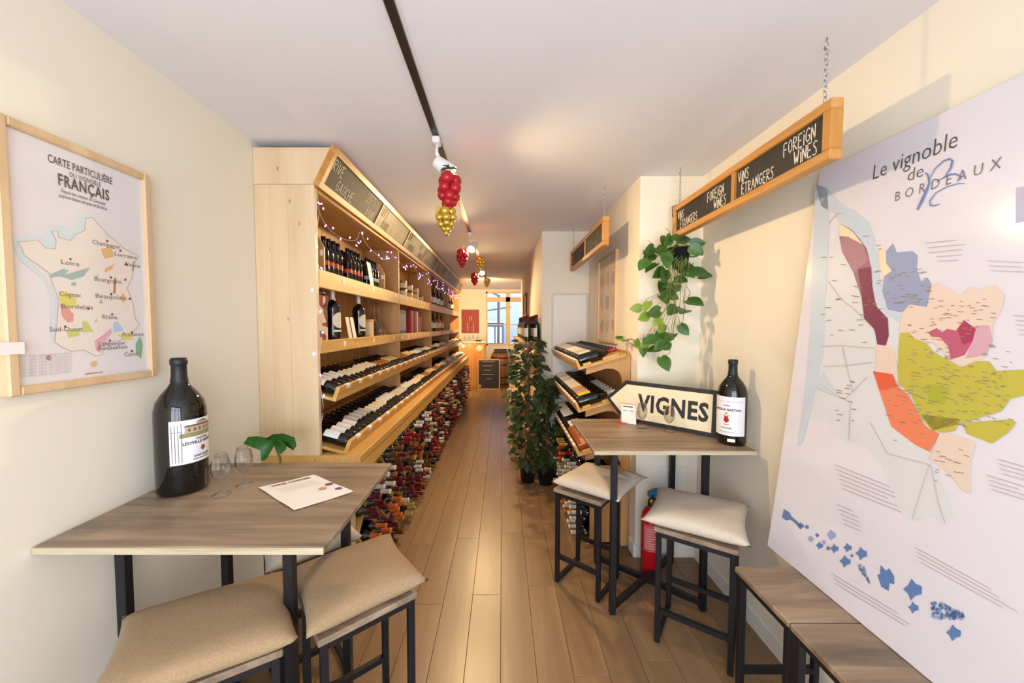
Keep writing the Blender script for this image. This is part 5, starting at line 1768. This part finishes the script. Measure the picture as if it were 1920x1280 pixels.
# narrow framed map in the recess
o = thing('framed_map', 'narrow framed map in a thin wooden frame on the recess wall', 'picture', (COLX, 3.3, 1.35))
ya, yb, za, zb = 3.06, 3.62, 1.50, 2.27
MB().box((COLX - .012, ya + .018, za + .018), (COLX - .002, yb - .018, zb - .018)).build('map_sheet', mat('aged_map', '#d8c8ae', .4, noise=.10, nscale=6), o)
for a in ((ya, za, ya + .018, zb), (yb - .018, za, yb, zb), (ya + .018, za, yb - .018, za + .018), (ya + .018, zb - .018, yb - .018, zb)):
    MB().box((COLX - .026, a[0], a[1]), (COLX - .001, a[2], a[3])).build('frame_bar', M_light, o)
mb = MB()
rnd = random.Random(3)
for q in range(9):
    y, z = ya + .10 + .17 * (q % 3), za + .15 + .20 * (q // 3)
    rr_ = [rnd.uniform(.04, .085) for _ in range(7)]
    mb.add([(COLX - .0126, y + rr_[t] * math.cos(t * .9), z + rr_[t] * math.sin(t * .9)) for t in range(7)], [tuple(range(7))], q % 2)
mb.build('map_print', [mat('aged_mauve', '#c0aaa0', .5), mat('aged_tan', '#cdb79a', .5)], o)

# ------------------------------------------------------------------ far end of the shop
# shelf of upright bottles on the right inner wall
o = thing('wall_shelf', 'pine wall shelf holding upright bottles on the inner right wall', 'shelf', (.3, 5.2, 1.44))
MB().box((.185, 4.14, 1.438), (W3X - .002, 6.3, 1.470), bev=.003).build('board', M_pineY, o)
for y in (4.35, 5.25, 6.1):
    MB().box((.25, y - .012, 1.30), (W3X - .002, y + .012, 1.437)).build('bracket', M_pineX, o)
for q in range(12):
    y = 4.22 + q * .172
    for w in range(2):
        put_bottle(standing(.385 - w * .10, y, 1.4705, R(200)), bottle_parts('bdx', M_glassb if q % 5 else M_glassg, M_lab['cream'] if q % 3 else M_lab['white'], M_cap['burgundy' if q < 6 else 'black'], n=12),
                   'upright wine bottle on the inner wall shelf, %s in the %s row' % (ORD[q], ('wall side', 'aisle side')[w]), 'wall shelf bottles %s' % ('near' if q < 6 else 'far'))
o = thing('framed_notice', 'thin black framed notice high on the inner right wall', 'picture', (W3X, 6.9, 1.6))
MB().box((W3X - .010, 6.55, 1.66), (W3X - .002, 7.35, 2.2)).build('sheet', M_lab['cream'], o)
for a in ((6.53, 1.64, 6.55, 2.22), (7.35, 1.64, 7.37, 2.22), (6.55, 1.64, 7.35, 1.66), (6.55, 2.2, 7.35, 2.22)):
    MB().box((W3X - .02, a[0], a[1]), (W3X - .001, a[2], a[3])).build('frame_bar', M_twig, o)
# low crate unit behind the climbers
o = thing('low_shelf_unit', 'low pine shelf unit along the inner wall behind the climbing plants', 'shelf', (.28, 5.2, 0))
MB().box((.125, 4.52, 0), (.41, 4.545, .74)).build('side_board', M_pineZ2, o)
MB().box((.125, 5.90, 0), (.41, 5.925, .74)).build('side_board', M_pineZ2, o)
for z in (.03, .36, .70):
    MB().box((.13, 4.546, z), (.41, 5.899, z + .024)).build('shelf', M_pineY, o)
    MB().box((.105, 4.52, z), (.124, 5.925, z + .075)).build('lip', M_pineY, o)

# counter
o = thing('counter', 'wood fronted shop counter with a white top at the back left', 'counter', (-.9, 10.1, 0))
for q in range(6):
    x = WL + .01 + q * .152
    MB().box((x, 9.86, 0), (x + .150, 9.89, 1.195), bev=.003).build('front_plank', M_frameZ, o)
MB().box((WL + .01, 9.891, 0), (-.475, 10.3, 1.195)).build('carcass', M_pineZ2, o)
MB().box((WL + .005, 9.82, 1.196), (-.45, 10.32, 1.225), bev=.004).build('worktop', M_white, o)
MB().lathe([(.001, 0), (.09, 0), (.09, .004), (.001, .004)], 20, 0, Matrix.Translation((-.60, 9.859, 1.04)) @ Matrix.Rotation(R(90), 4, 'X')).build('round_sticker', M_lab['cream'], o)
for q in range(4):
    g_ = link('tasting_glass', gm)
    g_.location = (-1.0 + q * .11, 9.95 + .03 * (q % 2), 1.2255)
    tag(g_, 'small glass on the white counter top, %s from the left' % ORD[q], 'glass', 'glasses on the counter')
tag(MB().box((-.72, 9.90, 1.2255), (-.56, 10.05, 1.265), bev=.01).build('card_terminal', M_black), 'flat dark terminal lying on the counter top', 'terminal')
o = thing('red_poster', 'red poster with a white bottle drawing on the back wall', 'poster', (-.85, YB, 1.45))
MB().box((-1.16, YB - .006, 1.43), (-.66, YB - .001, 2.10)).build('sheet', mat('poster_red', '#9c3a33', .5), o)
mb = MB()
bx = -.90
for a, b in (((bx - .08, 1.47), (bx - .08, 1.72)), ((bx + .08, 1.47), (bx + .08, 1.72)), ((bx - .08, 1.72), (bx - .03, 1.79)), ((bx + .08, 1.72), (bx + .03, 1.79)), ((bx - .03, 1.79), (bx - .03, 1.90)), ((bx + .03, 1.79), (bx + .03, 1.90)), ((bx - .03, 1.90), (bx + .03, 1.90)), ((bx - .07, 1.60), (bx + .07, 1.60)), ((bx - .07, 1.55), (bx + .07, 1.55)), ((bx - .07, 1.50), (bx + .07, 1.50))):
    mb.bar((a[0], YB - .0075, a[1]), (b[0], YB - .0075, b[1]), .012, 0, .002)
mb.build('bottle_drawing', M_lab['cream'], o)
# chalkboard, barrel, side table
o = thing('chalkboard_panel', 'framed black chalkboard standing on the floor before the barrel', 'chalkboard', (-.36, 9.55, 0))
cx0, cx1, cz = -.645, -.055, .78
lean = Vector((0, .09, 0))
MB().prism([(cx0 + .03, 9.55, .03), (cx1 - .03, 9.55, .03), (cx1 - .03, 9.635, cz - .03), (cx0 + .03, 9.635, cz - .03)], (0, .012, 0)).build('slate', mat('slate_black', '#231f1d', .5, noise=.3, nscale=5), o)
for P in ([(cx0, 9.545, 0), (cx0 + .03, 9.545, 0), (cx0 + .03, 9.635, cz), (cx0, 9.635, cz)], [(cx1 - .03, 9.545, 0), (cx1, 9.545, 0), (cx1, 9.635, cz), (cx1 - .03, 9.635, cz)],
          [(cx0 + .03, 9.545, 0), (cx1 - .03, 9.545, 0), (cx1 - .03, 9.5485, .03), (cx0 + .03, 9.5485, .03)], [(cx0 + .03, 9.6315, cz - .03), (cx1 - .03, 9.6315, cz - .03), (cx1 - .03, 9.635, cz), (cx0 + .03, 9.635, cz)]):
    MB().prism(P, (0, .02, 0)).build('frame_bar', M_frameZ, o)
mb = MB()
for q, (a, b) in enumerate(((-.52, -.2), (-.5, -.25), (-.46, -.3), (-.52, -.22), (-.4, -.28))):
    z = .71 - q * .11
    yq = 9.55 + .085 * (z - .03) / .72 - .0015
    mb.add([(a, yq, z), (b, yq, z), (b, yq + .0008, z + .014), (a, yq + .0008, z + .014)], [(0, 1, 2, 3)])
mb.add([(-.58 + .045 * math.cos(t), 9.55 + .0025, .09 + .05 * math.sin(t)) for t in (0, 1, 2, 3, 4, 5)], [tuple(range(6))])
mb.build('chalk_writing', M_chalk2, o)
o = thing('wine_barrel', 'brown oak barrel with metal hoops behind the chalkboard', 'barrel', (.0, 10.05, 0))
N = 18
bp = [(.27, 0.0), (.315, .15), (.345, .34), (.35, .46), (.345, .58), (.315, .77), (.27, .92)]
for k_ in range(N):
    a0, a1 = 2 * math.pi * k_ / N + .006, 2 * math.pi * (k_ + 1) / N - .006
    mb = MB().lathe(bp + [(r - .02, z) for r, z in bp[::-1]] + [bp[0]], 2, 0, None, a0, a1)
    mb.build('stave', wood('barrel_oak', '#8a5430', '#5d3419', None, 'Z', 1, .5), o, False)
for z in (.12, .30, .62, .80):
    r = .35 - .08 * ((z - .46) / .46) ** 2 + .002
    MB().lathe([(r, z - .02), (r + .003, z - .02), (r + .003, z + .02), (r, z + .02)], 32).build('hoop', mat('dark_hoop', '#3a302a', .4, .7), o, False)
MB().lathe([(.001, .88), (.262, .88), (.262, .90), (.001, .90)], 24).build('head', wood('barrel_oak', '#8a5430', '#5d3419', None, 'Z', 1, .5), o, False)
o = thing('display_case', 'low dark display case with a pale rim on top of the barrel', 'case', (.0, 10.05, .925))
MB().box((-.22, 9.86, .924), (.22, 10.24, 1.03), bev=.008).build('case_body', mat('case_dark', '#2a211c', .3), o)
MB().box((-.24, 9.85, 1.031), (.24, 10.25, 1.045), bev=.004).build('rim', M_sash, o)
o = thing('side_table', 'small black metal side table near the barrel', 'table', (.33, 8.3, 0))
MB().box((.16, 8.1, .76), (.41, 8.55, .78)).build('tabletop', M_black, o)
for x in (.175, .395):
    for y in (8.115, 8.535):
        MB().box((x - .012, y - .012, 0), (x + .012, y + .012, .759)).build('leg', M_black, o)
MB().box((.19, 8.105, .25), (.38, 8.125, .27)).box((.19, 8.525, .25), (.38, 8.545, .27)).build('rail', M_black, o)
o = thing('card_rack', 'tilted pale card rack standing on the small black table', 'rack', (.25, 8.3, .781))
MB().prism([(.165, 8.15, .781), (.185, 8.15, .781), (.12, 8.15, 1.13), (.10, 8.15, 1.13)], (0, .34, 0)).prism([(.185, 8.2, .781), (.36, 8.2, .781), (.36, 8.2, .80), (.185, 8.2, .80)], (0, .25, 0)).build('stand', M_lab['white'], o)
for r_ in range(3):
    for q in range(3):
        zc = .83 + r_ * .09
        xs = .165 - .065 * (zc - .781) / .349
        MB().prism([(xs - .003, 8.17 + q * .105, zc), (xs - .003, 8.255 + q * .105, zc), (xs - .0165, 8.255 + q * .105, zc + .07), (xs - .0165, 8.17 + q * .105, zc + .07)], (-.003, 0, 0)).build('card', M_ink if (r_ + q) % 2 else M_lab['cream'], o)

o = thing('clip_lamp', 'tiny lit bulb lamp clipped to the far end of the cabinet trays', 'lamp', (-.97, 9.06, 1.20))
MB().box((-.99, 9.0495, 1.20), (-.955, 9.075, 1.26), bev=.004).build('clip', M_black, o)
MB().tube([(-.97, 9.075, 1.22), (-.965, 9.10, 1.19), (-.962, 9.12, 1.175)], .008, 8).build('arm', M_black, o)
MB().sphere((-.962, 9.125, 1.148), .032, 10).build('bulb', M_bulb, o)
ld = bpy.data.lights.new('clip_lamp_light', 'POINT')
ld.energy = 10
ld.color = (1, .66, .3)
ld.shadow_soft_size = .04
lo = link('clip_lamp_light', ld, o, True)
lo.location = (-.955, 9.18, 1.148)
